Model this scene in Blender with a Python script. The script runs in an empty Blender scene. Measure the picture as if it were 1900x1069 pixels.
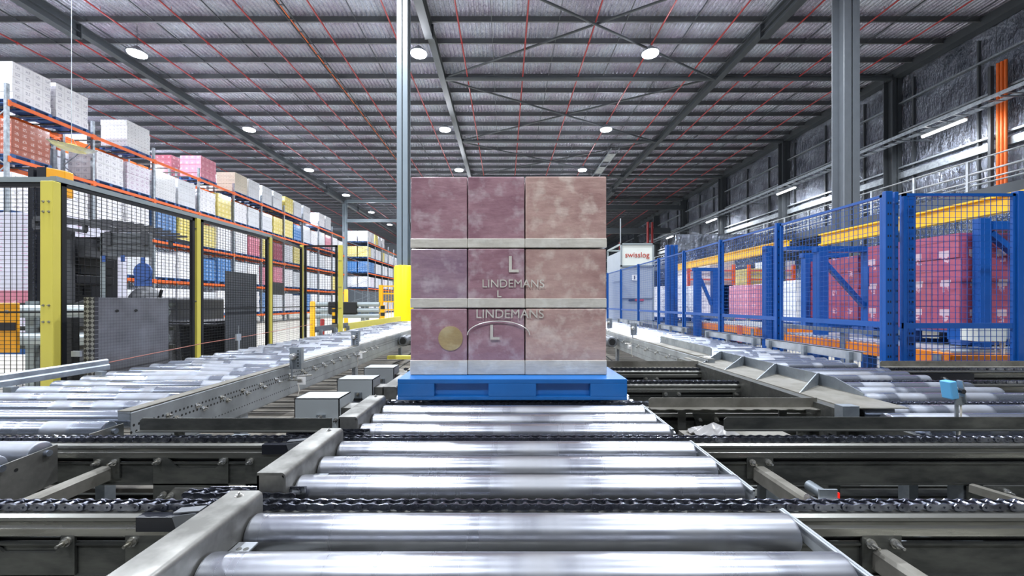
import bpy, math, random
from mathutils import Vector, Matrix
random.seed(7)
SC = bpy.context.scene
COL = SC.collection
# ---------------------------------------------------------------- camera, world, exposure
EYE = 1.3            # eye height above the floor
FOC = 750.0          # focal length in pixels of a 1900 wide frame
cam_d = bpy.data.cameras.new('camera'); cam = bpy.data.objects.new('camera', cam_d); COL.objects.link(cam)
cam.location = (0, 0, EYE); cam.rotation_euler = (math.pi/2, 0, 0)
cam_d.sensor_width = 36; cam_d.lens = 36*FOC/1900
cam_d.shift_x = 13/1900; cam_d.shift_y = 27.5/1900
cam_d.clip_start = .05; cam_d.clip_end = 300
SC.camera = cam
w = bpy.data.worlds.new('world'); SC.world = w; w.use_nodes = True
w.node_tree.nodes['Background'].inputs[0].default_value = (.80, .88, 1, 1)
w.node_tree.nodes['Background'].inputs[1].default_value = .10
SC.view_settings.view_transform = 'Standard'; SC.view_settings.look = 'None'
SC.view_settings.exposure = -0.75; SC.view_settings.gamma = 1
SC.view_settings.use_curve_mapping = False
LAMP_W = 1500        # watts of each high bay lamp
TUBE_W = 330
# ---------------------------------------------------------------- helpers
def P(px, py, Y):
    return Vector(((px-937)*Y/FOC, Y, EYE-(py-562)*Y/FOC))
def hz(h): return EYE-h
def lin(c):
    return tuple((v/12.92 if v <= .04045 else ((v+.055)/1.055)**2.4) for v in c)
def rgb(s):
    return lin(tuple(int(s[i:i+2], 16)/255 for i in (0, 2, 4)))+(1,)
class NT:
    def __init__(s, name):
        s.m = bpy.data.materials.new(name); s.m.use_nodes = True
        s.t = s.m.node_tree; s.b = s.t.nodes['Principled BSDF']
        s.tc = s.t.nodes.new('ShaderNodeTexCoord')
    def n(s, typ, **k):
        x = s.t.nodes.new(typ)
        for a, v in k.items(): setattr(x, a, v)
        return x
    def put(s, sock, v):
        if hasattr(v, 'links') or isinstance(v, bpy.types.NodeSocket): s.t.links.new(v, sock)
        else: sock.default_value = v
    def math(s, op, a, b=0.0, c=None):
        x = s.n('ShaderNodeMath', operation=op); s.put(x.inputs[0], a); s.put(x.inputs[1], b)
        if c is not None: s.put(x.inputs[2], c)
        return x.outputs[0]
    def mix(s, f, a, b):
        x = s.n('ShaderNodeMix', data_type='RGBA'); s.put(x.inputs[0], f); s.put(x.inputs[6], a); s.put(x.inputs[7], b)
        return x.outputs[2]
    def xyz(s, vec=None):
        x = s.n('ShaderNodeSeparateXYZ'); s.t.links.new(vec or s.tc.outputs['Object'], x.inputs[0]); return x.outputs
    def comb(s, a, b, c):
        x = s.n('ShaderNodeCombineXYZ'); s.put(x.inputs[0], a); s.put(x.inputs[1], b); s.put(x.inputs[2], c); return x.outputs[0]
    def noise(s, scale=5, detail=3, stretch=(1, 1, 1), rough=.5, perobj=False):
        mp = s.n('ShaderNodeMapping'); mp.inputs['Scale'].default_value = stretch
        s.t.links.new(s.tc.outputs['Object'], mp.inputs[0])
        if perobj:
            oi = s.n('ShaderNodeObjectInfo'); r = s.math('MULTIPLY', oi.outputs['Random'], 37.0)
            s.t.links.new(s.comb(r, r, r), mp.inputs['Location'])
        x = s.n('ShaderNodeTexNoise'); x.inputs['Scale'].default_value = scale; x.inputs['Detail'].default_value = detail
        x.inputs['Roughness'].default_value = rough
        s.t.links.new(mp.outputs[0], x.inputs['Vector']); return x.outputs['Fac']
    def ramp(s, f, a, b, lo=0., hi=1.):
        x = s.n('ShaderNodeMapRange'); s.put(x.inputs[0], f); x.inputs[1].default_value = a; x.inputs[2].default_value = b
        x.inputs[3].default_value = lo; x.inputs[4].default_value = hi; return x.outputs[0]
    def bump(s, h, strength=.3, dist=.01):
        x = s.n('ShaderNodeBump'); x.inputs['Strength'].default_value = strength; x.inputs['Distance'].default_value = dist
        s.t.links.new(h, x.inputs['Height']); s.t.links.new(x.outputs[0], s.b.inputs['Normal'])
    def set(s, col=None, rough=None, metal=None, **k):
        if col is not None: s.put(s.b.inputs['Base Color'], col)
        if rough is not None: s.put(s.b.inputs['Roughness'], rough)
        if metal is not None: s.put(s.b.inputs['Metallic'], metal)
        for a, v in k.items(): s.put(s.b.inputs[a.replace('_', ' ')], v)
        return s
M = {}
def metal(name, c1, c2, r0, r1, mt=.9, sc=6, st=(1, 1, 1), bump=0, perobj=True):
    n = NT(name); f = n.noise(sc, 4, st, .6, perobj)
    f = n.ramp(f, .35, .65)
    n.set(n.mix(f, rgb(c1), rgb(c2)), n.ramp(f, 0, 1, r0, r1), mt)
    if bump: n.bump(n.noise(sc*6, 3, st), bump, .002)
    M[name] = n.m; return n
def paint(name, c, r=.4, var=.12, mt=0.0, coat=0.):
    n = NT(name); f = n.ramp(n.noise(4, 4, perobj=True), .3, .7)
    a = rgb(c); b = tuple(v*(1-var) for v in a[:3])+(1,)
    n.set(n.mix(f, a, b), r, mt)
    if coat: n.b.inputs['Coat Weight'].default_value = coat; n.b.inputs['Coat Roughness'].default_value = .15
    M[name] = n.m; return n
# rollers: brushed zinc tube with dull rings worn into it
n = NT('roller_zinc')
ring = n.ramp(n.noise(1.0, 3, (5, .2, .2), .6, True), .38, .68)
fine = n.noise(1.0, 3, (160, 2, 2), .6, True)
n.set(n.mix(ring, rgb('B6B9C2'), rgb('96979A')), n.math('ADD', n.ramp(ring, 0, 1, .2, .4), n.math('MULTIPLY', fine, .06)), .93)
n.bump(fine, .02, .001); M['roller_zinc'] = n.m
n = NT('roller_worn')
ring = n.ramp(n.noise(1.0, 2, (3.2, .05, .05), .5, True), .49, .53)
grime = n.noise(9, 4, perobj=True)
n.set(n.mix(n.math('MULTIPLY', ring, grime), rgb('AEB5C2'), rgb('827F7C')), n.ramp(ring, 0, 1, .22, .5), .9)
M['roller_worn'] = n.m
metal('frame_steel', '92918C', '686763', .38, .6, .75, 7, bump=.15)
metal('galvanised', 'A9B0B6', '8A9197', .35, .5, .75, 9, bump=.1)
metal('dirty_steel', '73746F', '4A4B49', .35, .6, .8, 5, (1, 3, 3), bump=.2)
metal('rail_steel', 'A4A49E', '66655F', .22, .42, .9, 3, (.6, 6, 6))
metal('dusty_plate', '8F8C84', '6E6B62', .45, .7, .55, 6, bump=.15)
metal('bolt_zinc', 'D8D8D8', 'A09C90', .2, .4, .95, 30)
metal('chain_steel', '9296A2', '50525C', .15, .32, .95, 20)
metal('light_steel', 'C6CACD', 'A7ACB0', .3, .45, .7, 5)
metal('grating_steel', '8B857A', '5F5A52', .5, .7, .4, 3, (.5, 4, 1))
paint('dark_void', '121314', .6); paint('black_plastic', '1B1D24', .35); paint('black_rubber', '17181A', .6)
paint('fence_black', '15171B', .45); paint('fence_yellow', 'DED05A', .45, .08); paint('guard_yellow', 'F4DC04', .4, .05)
paint('safety_yellow', 'F2B418', .4, .08); paint('machine_blue', '0A509E', .38, .15, coat=.2); paint('rack_orange', 'EE6A22', .42, .15)
paint('lane_orange', 'F08A24', .42, .12); paint('column_grey', '79858D', .45, .06); paint('rafter_grey', '44494E', .5, .1)
paint('right_column_grey', '70767C', .45, .1); paint('purlin_grey', '64676A', .5, .12, .2); paint('pipe_red', '9C2828', .4, .15)
paint('crane_yellow', 'F2C11A', .4, .1); paint('cabinet_white', 'D8DCD4', .4, .05); paint('cabinet_grey', 'A3ABB4', .45, .08)
paint('pallet_blue', '1069B4', .4, .2); paint('rack_pallet_blue', '2E5C98', .5, .2); paint('truck_grey', '4B4C50', .45, .15)
paint('plate_grey', '6F7276', .45, .15, .4); paint('paper_white', 'E9E8E6', .6, .04); paint('ink_dark', '2A2A30', .6)
paint('ink_red', 'B8402A', .6); paint('sensor_blue', '5DA4D2', .35, .08); paint('warm_orange', 'D8641E', .45, .1)
paint('wire_copper', '9A5A4A', .5); paint('strap_white', 'D8D2C6', .6, .08); paint('box_grey', 'A2A7A8', .5, .06); paint('truck_yellow', 'EDA31C', .4, .08)
paint('barrier_steel', 'A4AEB0', .4, .1, .5); paint('truck_blue', '3A5A9A', .5, .1); paint('foil_pack', '9A9896', .2, .3)
# hole rows for the perforated side frame (near-black dots painted for the dark inside)
n = NT('perforated_frame'); o = n.xyz()
def holes(zr, pitch, rad, off=0.):
    u = n.math('MULTIPLY', n.math('SUBTRACT', n.math('FRACT', n.math('ADD', n.math('DIVIDE', o[1], pitch), off)), .5), pitch)
    v = n.math('SUBTRACT', o[2], zr)
    d = n.math('SQRT', n.math('ADD', n.math('MULTIPLY', u, u), n.math('MULTIPLY', v, v)))
    return n.math('LESS_THAN', d, rad)
hm = n.math('MAXIMUM', holes(-.065, .026, .0062), n.math('MAXIMUM', holes(-.095, .026, .0062, .5), holes(-.175, .026, .0045)))
gr = n.ramp(n.noise(6, 4), .35, .7)
n.set(n.mix(hm, n.mix(gr, rgb('A3A8AB'), rgb('858A8C')), rgb('08090A')), .45, n.math('MULTIPLY', n.math('SUBTRACT', 1.0, hm), .6))
M['perforated_frame'] = n.m
# crinkled insulation foil (roof and walls)
def foil(name, c1, c2, sc, st, bs, rough, mt, line=None):
    n = NT(name); a = n.noise(sc, 5, st, .65); b = n.noise(sc*.22, 3)
    h = n.math('ADD', a, n.math('MULTIPLY', b, 1.5))
    col = n.mix(n.ramp(b, .35, .65), rgb(c1), rgb(c2))
    if line:
        o = n.xyz(); l = None
        for ax, pt in line:
            f = n.math('LESS_THAN', n.math('FRACT', n.math('DIVIDE', o[ax], pt)), .05)
            l = f if l is None else n.math('MAXIMUM', l, f)
        col = n.mix(n.math('MULTIPLY', l, .45), col, rgb('5A5A60'))
    n.set(col, rough, mt); n.bump(h, bs, .12); M[name] = n.m
foil('roof_foil', 'E2E8F6', 'D2CCE0', 3.0, (5, 1.2, 1), .9, .19, .70, ((1, .36), (0, .2)))
foil('wall_foil', '969CA8', '6A707C', 4.5, (1, 1.6, .5), 1.0, .17, .95, ((1, .9),))
n = NT('concrete'); f = n.ramp(n.noise(.6, 5), .3, .7)
n.set(n.mix(f, rgb('B9B5A8'), rgb('A29E92')), .38, 0.); M['concrete'] = n.m
n = NT('diamond_plate'); o = n.xyz()
q = n.n('ShaderNodeTexChecker'); q.inputs['Scale'].default_value = 38
n.t.links.new(n.comb(n.math('ADD', o[1], o[2]), n.math('SUBTRACT', o[2], o[1]), 0.0), q.inputs['Vector'])
f = n.ramp(n.noise(5, 4), .3, .7)
n.set(n.mix(n.math('MULTIPLY', q.outputs['Fac'], .14), n.mix(f, rgb('84858A'), rgb('66666A')), rgb('B4B4B8')), .42, .6); n.bump(q.outputs['Fac'], .6, .003); M['diamond_plate'] = n.m
n = NT('diamond_edge'); o = n.xyz()
q = n.n('ShaderNodeTexChecker'); q.inputs['Scale'].default_value = 26
n.t.links.new(n.comb(n.math('ADD', o[0], o[2]), n.math('SUBTRACT', o[2], o[0]), 0.0), q.inputs['Vector'])
n.set(n.mix(q.outputs['Fac'], rgb('4E4E52'), rgb('A8A8AA')), .35, .6); M['diamond_edge'] = n.m
def emit(name, c, s):
    n = NT(name); n.set((0, 0, 0, 1), .5); n.b.inputs['Emission Color'].default_value = rgb(c); n.b.inputs['Emission Strength'].default_value = s
    M[name] = n.m
emit('lamp_lens', 'F4F8FF', 60); emit('tube_lens', 'FFFFFF', 25); emit('signal_red', 'FF2010', 2)
n = NT('clear_acrylic'); n.set(rgb('F2F6F4'), .05); n.b.inputs['Transmission Weight'].default_value = .9; M['clear_acrylic'] = n.m
# printed cartons under stretch film; u runs along the wall of the stack, v up
def carton(name, base, ink, cw=.29, ch=.24, mark=.3, tint=None, wrap=.6, amount=.55, label=False):
    n = NT(name); o = n.xyz(); u = n.math('ADD', o[0], o[1]); v = o[2]
    fu = n.math('FRACT', n.math('DIVIDE', n.math('ADD', u, 9.0), cw)); fv = n.math('FRACT', n.math('DIVIDE', v, ch))
    def band(x, a, b): return n.math('MULTIPLY', n.math('GREATER_THAN', x, a), n.math('LESS_THAN', x, b))
    seam = n.math('MAXIMUM', n.math('LESS_THAN', fu, .035), n.math('LESS_THAN', fv, .045))
    mk = n.math('MULTIPLY', band(fu, .5-mark/2, .5+mark/2), band(fv, .3, .3+mark))
    mp = n.n('ShaderNodeMapping'); n.t.links.new(n.comb(u, n.math('MULTIPLY', v, 1.4), 0.0), mp.inputs[0])
    x = n.n('ShaderNodeTexNoise'); x.inputs['Scale'].default_value = 24; x.inputs['Detail'].default_value = 2
    n.t.links.new(mp.outputs[0], x.inputs['Vector'])
    pr = n.math('MULTIPLY', mk, n.ramp(x.outputs['Fac'], .45, .55))
    oi = n.n('ShaderNodeObjectInfo')
    b0 = rgb(base); b1 = tuple(c*.86 for c in b0[:3])+(1,)
    body = n.mix(n.ramp(n.noise(1.6, 3, perobj=True), .3, .7), b0, b1)
    body = n.mix(n.math('MULTIPLY', oi.outputs['Random'], .18), body, rgb('B8B8BC'))
    top = n.mix(n.math('MULTIPLY', seam, .55), body, tuple(c*.35 for c in b0[:3])+(1,))
    top = n.mix(n.math('MULTIPLY', pr, amount), top, rgb(ink))
    if label:
        lb = n.math('MULTIPLY', band(fu, .35, .7), band(fv, .5, .72))
        top = n.mix(n.math('MULTIPLY', lb, .6), top, rgb('E6DEE2'))
    n.set(top, .5, 0.)
    n.b.inputs['Coat Weight'].default_value = wrap; n.b.inputs['Coat Roughness'].default_value = .12
    n.bump(n.noise(5, 4, (1, 1, 2.5)), .35, .03)
    M[name] = n.m
carton('c_W', 'FAF9FE', '6E6A86', mark=.45); carton('c_V', 'EEE9F4', '8A3F86', .24, .2, .6); carton('c_G', 'E2E5EC', '808694', .36, .3, .2)
carton('c_D', 'EDEEF2', '84848C', .155, .13, .5); carton('c_Y', 'F0DC74', 'FFFFFF', .3, .26, .4); carton('c_B', '2E78BE', 'DDE8F4', .3, .22, .5)
carton('c_P', 'D87C92', 'F6D8E0', .3, .3, .35); carton('c_M', '9E2E4E', 'E8C8D0', .3, .3, .3); carton('c_T', 'D9CDB8', '8A7C68', .2, .18, .4)
carton('c_R', 'A8563F', 'E8D8D0', .22, .2, .5); carton('c_L', 'AE4462', 'F0E0E6', .3, .33, .2, label=True, wrap=.8); carton('c_F', 'E4E2F2', 'D78AB8', .4, .05, .3, wrap=.3)
# ---------------------------------------------------------------- mesh builder
class MB:
    def __init__(s): s.v = []; s.f = []
    def add(s, vs, fs):
        k = len(s.v); s.v += [Vector(a) for a in vs]; s.f += [tuple(i+k for i in f) for f in fs]; return s
    def box(s, x0, x1, y0, y1, z0, z1):
        if x0 > x1: x0, x1 = x1, x0
        if y0 > y1: y0, y1 = y1, y0
        if z0 > z1: z0, z1 = z1, z0
        return s.add([(x0, y0, z0), (x1, y0, z0), (x1, y1, z0), (x0, y1, z0), (x0, y0, z1), (x1, y0, z1), (x1, y1, z1), (x0, y1, z1)],
                     [(0, 3, 2, 1), (4, 5, 6, 7), (0, 1, 5, 4), (1, 2, 6, 5), (2, 3, 7, 6), (3, 0, 4, 7)])
    def prism(s, poly, ax, a, b):
        def p(q, t):
            return {'x': (t, q[0], q[1]), 'y': (q[0], t, q[1]), 'z': (q[0], q[1], t)}[ax]
        n = len(poly)
        ar = sum(poly[i][0]*poly[(i+1) % n][1]-poly[(i+1) % n][0]*poly[i][1] for i in range(n))
        if (ar > 0) == (ax == 'y'): poly = poly[::-1]
        vs = [p(q, min(a, b)) for q in poly]+[p(q, max(a, b)) for q in poly]
        fs = [tuple(range(n))[::-1], tuple(range(n, 2*n))]+[(i, (i+1) % n, n+(i+1) % n, n+i) for i in range(n)]
        return s.add(vs, fs)
    def bar(s, p0, p1, w, h, up=(0, 0, 1)):
        p0, p1 = Vector(p0), Vector(p1); d = (p1-p0).normalized(); u = Vector(up)
        if abs(d.dot(u)) > .98: u = Vector((0, 1, 0))
        r = d.cross(u).normalized()*w/2; u2 = r.cross(d).normalized()*h/2
        vs = [p+a*r+b*u2 for p in (p0, p1) for a, b in ((-1, -1), (1, -1), (1, 1), (-1, 1))]
        return s.add(vs, [(3, 2, 1, 0), (4, 5, 6, 7), (0, 1, 5, 4), (1, 2, 6, 5), (2, 3, 7, 6), (3, 0, 4, 7)])
    def cyl(s, p0, p1, r, n=12, prof=None):
        p0, p1 = Vector(p0), Vector(p1); L = (p1-p0).length; d = (p1-p0)/L
        u = Vector((0, 0, 1)) if abs(d.z) < .9 else Vector((1, 0, 0)); a = d.cross(u).normalized(); b = a.cross(d).normalized()
        prof = prof or [(0, r), (L, r)]
        vs = []; fs = []
        for t, rr in prof:
            for i in range(n):
                th = 2*math.pi*i/n; vs.append(p0+d*t+(a*math.cos(th)+b*math.sin(th))*rr)
        for k in range(len(prof)-1):
            for i in range(n):
                j = (i+1) % n; fs.append((k*n+i, (k+1)*n+i, (k+1)*n+j, k*n+j))
        fs.append(tuple(range(n))); fs.append(tuple(range((len(prof)-1)*n, len(prof)*n))[::-1])
        return s.add(vs, fs)
    def tube(s, pts, r, n=8):
        for a, b in zip(pts[:-1], pts[1:]): s.cyl(a, b, r, n)
        return s
    def build(s, name, mat, parent=None, origin=None, smooth=False, bevel=0):
        if origin is None:
            if parent is not None: origin = Vector(parent['_o'])
            else:
                xs = [v.x for v in s.v]; ys = [v.y for v in s.v]; zs = [v.z for v in s.v]
                origin = Vector(((min(xs)+max(xs))/2, (min(ys)+max(ys))/2, min(zs)))
        origin = Vector(origin)
        me = bpy.data.meshes.new(name); me.from_pydata([v-origin for v in s.v], [], s.f)
        if smooth:
            me.polygons.foreach_set('use_smooth', [True]*len(me.polygons)); me.set_sharp_from_angle(angle=math.radians(40))
        me.materials.append(M[mat]); me.update()
        o = bpy.data.objects.new(name, me); COL.objects.link(o); o['_o'] = tuple(origin)
        if parent is not None:
            o.parent = parent; o.location = origin-Vector(parent['_o'])
        else: o.location = origin
        if bevel:
            md = o.modifiers.new('bevel', 'BEVEL'); md.width = bevel; md.segments = 2; md.limit_method = 'ANGLE'
        return o
def thing(name, label, cat, loc, group=None):
    o = bpy.data.objects.new(name, None); o.empty_display_size = .1; COL.objects.link(o); o.location = loc; o['_o'] = tuple(loc)
    return tag(o, label, cat, group)
def tag(o, label, cat, group=None):
    o['label'] = label; o['category'] = cat
    if group: o['group'] = group
    return o
def struct(o): o['kind'] = 'structure'; return o
def dup(root, loc, label, group=None):
    def cp(o, par):
        c = o.copy(); COL.objects.link(c)
        if par is not None: c.parent = par; c.matrix_parent_inverse = Matrix()
        for ch in kids.get(o.name, []): cp(ch, c)
        return c
    kids = {}
    def walk(o):
        kids[o.name] = [c for c in o.children]
        for c in kids[o.name]: walk(c)
    walk(root)
    r = cp(root, None); r.location = loc; r['label'] = label; r['_o'] = tuple(loc)
    if group: r['group'] = group
    return r
ORD = ['first', 'second', 'third', 'fourth', 'fifth', 'sixth', 'seventh', 'eighth', 'ninth', 'tenth', 'eleventh', 'twelfth', 'thirteenth',
       'fourteenth', 'fifteenth', 'sixteenth', 'seventeenth', 'eighteenth', 'nineteenth', 'twentieth']
def ordn(i):
    if i < 20: return ORD[i]
    t = {2: 'twenty', 3: 'thirty', 4: 'forty'}[(i+1)//10]
    return {2: 'twentieth', 3: 'thirtieth', 4: 'fortieth'}[(i+1)//10] if (i+1) % 10 == 0 else t+'-'+ORD[(i+1) % 10-1]
def text(s, size, loc, parent, mat, name='lettering', rot=(math.pi/2, 0, 0), ext=.001, bold=0):
    cu = bpy.data.curves.new(name, 'FONT'); cu.body = s; cu.size = size; cu.extrude = ext; cu.align_x = 'CENTER'; cu.align_y = 'CENTER'; cu.offset = bold
    t = bpy.data.objects.new('tmp', cu); COL.objects.link(t)
    dg = bpy.context.evaluated_depsgraph_get(); me = bpy.data.meshes.new_from_object(t.evaluated_get(dg)); bpy.data.objects.remove(t)
    me.materials.clear(); me.materials.append(M[mat])
    o = bpy.data.objects.new(name, me); COL.objects.link(o); o['_o'] = tuple(loc); o.parent = parent
    o.location = Vector(loc)-Vector(parent['_o']); o.rotation_euler = rot
    return o
def bolt(parent, x, y, z, ax='-y', r=.008, L=.022):
    d = {'-y': Vector((0, -1, 0)), 'x': Vector((1, 0, 0)), '-x': Vector((-1, 0, 0)), 'z': Vector((0, 0, 1))}[ax]
    p = Vector((x, y, z)); m = MB()
    m.cyl(p, p+d*L*.25, r*1.6, 12).cyl(p+d*L*.2, p+d*L*.65, r*1.15, 6).cyl(p+d*L*.6, p+d*L*1.3, r*.55, 8)
    return m.build('bolt', 'bolt_zinc', parent, smooth=True)
H = 11.7            # underside of the rafters above the eye
ZR = EYE+H          # same, above the floor
# ================================================================= SETTING
fl = MB().box(-34, 20.9, -14, 84, -.1, 0).build('floor', 'concrete'); struct(fl)
m = MB()            # roof sheet: trapezoid ribs running away from the camera, foil slung below
zt = ZR+.52; x = -34.0; prof = []
while x < 20.9:
    prof += [(x, zt), (x+.11, zt), (x+.13, zt+.055), (x+.18, zt+.055)]; x += .2
prof.append((x, zt))
vs = []; fs = []
ysr = [-14, 20, 50, 84]
for y in ysr: vs += [(a, y, b) for a, b in prof]
k = len(prof)
for r in range(3):
    for i in range(k-1): fs.append((r*k+i, (r+1)*k+i, (r+1)*k+i+1, r*k+i+1))
m.add(vs, fs); struct(m.build('ceiling', 'roof_foil'))
wr = MB(); wr.box(20.7, 20.9, -14, 84, 0, zt)
struct(wr.build('wall_right', 'wall_foil'))
struct(MB().box(-34.2, -34, -14, 84, 0, zt).build('wall_left', 'wall_foil'))
struct(MB().box(-34, 20.9, 84, 84.2, 0, zt).build('wall_back', 'right_column_grey'))
# ---- purlins
def ibeam(m, x0, x1, y, z0, z1, wfl, tw=.02, tf=.03):
    m.box(x0, x1, y-wfl/2, y+wfl/2, z0, z0+tf); m.box(x0, x1, y-wfl/2, y+wfl/2, z1-tf, z1); m.box(x0, x1, y-tw/2, y+tw/2, z0+tf, z1-tf)
pm = MB(); a, b = ZR+.24, ZR+.515
pm.box(-34, 20.6, -.003, .003, a, b); pm.box(-34, 20.6, -.07, 0, a, a+.006); pm.box(-34, 20.6, -.07, -.064, a, a+.02); pm.box(-34, 20.6, 0, .08, b-.006, b)
PITCH = 1.44
p0 = None; y = 12.9; k = 0
while y < 82:
    lab = 'grey steel roof purlin across the hall, %s from the front' % ordn(k)
    if p0 is None:
        p0 = tag(pm.build('roof_purlin', 'purlin_grey', origin=(0, 0, a)), lab, 'purlin', 'roof purlins'); p0.location = (0, y, a)
    else: dup(p0, (0, y, a), lab)
    y += PITCH; k += 1
# ---- rafters (deep haunched part first, then shallower)
for X, lab in ((-18.3, 'long grey roof rafter above the left orange racking, haunched at its near end'), (-3.25, 'long grey roof rafter in the middle, meeting the pale grey column'), (11.1, 'long grey roof rafter over the right conveyor, meeting the dark grey column')):
    t = thing('roof_rafter', lab, 'rafter', (X, 12.9, ZR), 'roof rafters')
    r = MB()
    w2 = .15
    r.box(X-w2, X+w2, -13, 83, ZR-.12, ZR-.09); r.box(X-w2, X+w2, -13, 83, ZR+.21, ZR+.24); r.box(X-.015, X+.015, -13, 83, ZR-.09, ZR+.21)
    r.build('rafter_beam', 'rafter_grey', t)
    for cy in (12.9, 45.7):
        r = MB(); y0, y1 = cy-4.4, cy+4.4
        r.box(X-.17, X+.17, y0, y1, ZR-.42, ZR-.39); r.box(X-.017, X+.017, y0, y1, ZR-.39, ZR-.12); r.box(X-.19, X+.19, y0-.02, y0+.02, ZR-.42, ZR+.22); r.box(X-.19, X+.19, y1-.02, y1+.02, ZR-.42, ZR+.22)
        r.build('haunch', 'rafter_grey', t)
# ---- strut beams and cross bracing between the middle and right rafter
for i, y in enumerate((21.1, 29.3, 37.5, 45.7)):
    z = ZR+.02
    s_ = MB().cyl((-3.1, y, z), (20.1, y, z), .13, 14)
    tag(s_.build('strut_tube', 'rafter_grey', smooth=True), 'round grey strut tube under the right half of the roof, %s from the front' % ORD[i], 'strut', 'roof struts')
for i, (y0, y1) in enumerate(((12.9, 21.1), (21.1, 29.3), (29.3, 37.5), (37.5, 45.7))):
    for j, (xa, xb) in enumerate(((-3.1, 11), (11, -3.1))):
        z = ZR-.05+.12*j
        s_ = MB().cyl((xa, y0, z), (xb, y1, z), .05, 8)
        tag(s_.build('bracing_tube', 'rafter_grey', smooth=True), 'slim diagonal bracing tube rising to the far %s in the %s roof bay' % (('right', 'left')[j], ORD[i]), 'brace', 'roof cross bracing')
# ---- purlin bridging (thin dark rods running away) and sprinkler pipes
bm_ = MB().box(-.012, .012, 12.9, 82, 0, .05)
for i in range(-8, 7):
    X = 2.3+2.87*i
    lab = 'thin grey bridging bar tying the purlins, %s from the left' % ordn(i+8)
    if i == -8: b0 = tag(bm_.build('bridging_bar', 'rafter_grey', origin=(0, 0, 0)), lab, 'bridging', 'purlin bridging bars'); b0.location = (X, 0, ZR+.27)
    else: dup(b0, (X, 0, ZR+.27), lab)
s0 = None
for i in range(-9, 7):
    X = .92+2.87*i; lab = 'red sprinkler pipe running under the roof, %s from the left wall' % ordn(i+9)
    if s0 is None:
        s0 = thing('sprinkler_pipe', lab, 'pipe', (0, 12, 0), 'red sprinkler pipes')
        MB().cyl((0, 2, 0), (0, 82, 0), .034, 8).build('pipe', 'pipe_red', s0, smooth=True)
        q = MB()
        for j in range(24):
            yy = 12.5+2.88*j; q.cyl((0, yy-.05, 0), (0, yy+.05, 0), .05, 8); q.cyl((0, yy, -.11), (0, yy, 0), .015, 6); q.cyl((0, yy+.9, 0), (0, yy+.9, .2), .008, 5)
        o = q.build('sprinkler_head', 'pipe_red', s0); o['kind'] = 'stuff'
        s0.location = (X, 12, ZR+.05)
    else: dup(s0, (X, 12, ZR+.05), lab)
# cable ladder with orange cable under the roof (left of the middle rafter)
t = thing('cable_ladder', 'narrow steel cable ladder with orange cables under the roof, left of the middle rafter', 'cable ladder', (-8.9, 12, ZR+.1))
q = MB()
for dx in (-.12, .12): q.box(-8.9+dx-.01, -8.9+dx+.01, 8, 80, ZR+.1, ZR+.16)
for j in range(90): q.box(-9.02, -8.78, 8+.8*j, 8.04+.8*j, ZR+.1, ZR+.12)
q.build('ladder', 'rafter_grey', t)
MB().box(-8.97, -8.93, 8, 80, ZR+.12, ZR+.15).build('cable', 'warm_orange', t)
t = thing('cable_ladder', 'pale steel cable ladder under the roof just left of the right rafter', 'cable ladder', (8.2, 20, ZR-.3))
q = MB()
for dx in (-.3, .3): q.box(8.2+dx-.02, 8.2+dx+.02, 30, 80, ZR-.3, ZR-.2)
for j in range(8):
    for dx in (-.3, .3): q.box(8.19+dx, 8.21+dx, 31+6*j, 31.04+6*j, ZR-.2, zt)
q.build('ladder', 'galvanised', t)
q = MB()
for j in range(8): q.box(7.92, 8.48, 31+3*j, 32.7+3*j, ZR-.28, ZR-.26)
q.build('tray_cover', 'light_steel', t)
# ---- columns
def hcol(name, x, y, w_, d, z1, mat, lab, cat='column', z0=0):
    q = MB(); t_ = .025
    q.box(x-w_/2, x+w_/2, y-d/2, y-d/2+t_, z0, z1); q.box(x-w_/2, x+w_/2, y+d/2-t_, y+d/2, z0, z1); q.box(x-.015, x+.015, y-d/2, y+d/2, z0, z1)
    return tag(q.build(name, mat), lab, cat)
hcol('steel_column', -3.28, 13.1, .34, .42, ZR, 'column_grey', 'pale grey steel column rising from the yellow guard left of the wrapped load')
g = MB(); g.cyl((-3.28, 13.1, 0), (-3.28, 13.1, 2.5), .3, 32, [(0, .31), (2.44, .31), (2.5, .28)])
tag(g.build('column_guard', 'guard_yellow', smooth=True), 'round yellow plastic guard wrapped around the foot of the pale grey column', 'column guard')
q = MB(); pts = [(-3.06, 12.88, 13), (-3.06, 12.88, 4.2), (-2.95, 12.85, 3.2), (-2.75, 12.85, 2.9), (-2.8, 12.9, 2.3)]
tag(q.tube(pts, .015, 6).build('conduit', 'black_rubber', smooth=True), 'black cable running down the right side of the pale grey column', 'cable')
hcol('steel_column', 11.12, 13.2, .5, .5, ZR, 'right_column_grey', 'dark grey steel column standing behind the blue mesh fence')
hcol('steel_column', -18.3, 46.2, .42, .42, ZR, 'column_grey', 'slim grey steel column at the far end of the left orange racking')
for zz in (6.6, 8.9+1.0):
    tag(MB().bar((-18.1, 46.2, zz+3.0 if zz > 8 else zz+4.1), (-3.2, 46.2, zz+3.0 if zz > 8 else zz+4.1), .2, .35).build('tie_beam', 'column_grey'), '%s grey tie beam crossing between two grey columns beyond the racking' % ('upper' if zz > 8 else 'lower'), 'beam')
for i, y in enumerate((21.3, 29.6, 38, 46.3, 54.6, 63)):
    hcol('wall_column', 20.42, y, .5, .5, ZR+.2, 'rafter_grey' , 'dark steel column against the right foil wall, %s from the camera' % ORD[i])['group'] = 'columns along the foil wall'
tag(MB().box(20.2, 20.65, -13, 83, ZR+.02, ZR+.4).build('eaves_beam', 'rafter_grey'), 'dark eaves beam where the right foil wall meets the roof', 'beam')
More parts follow.
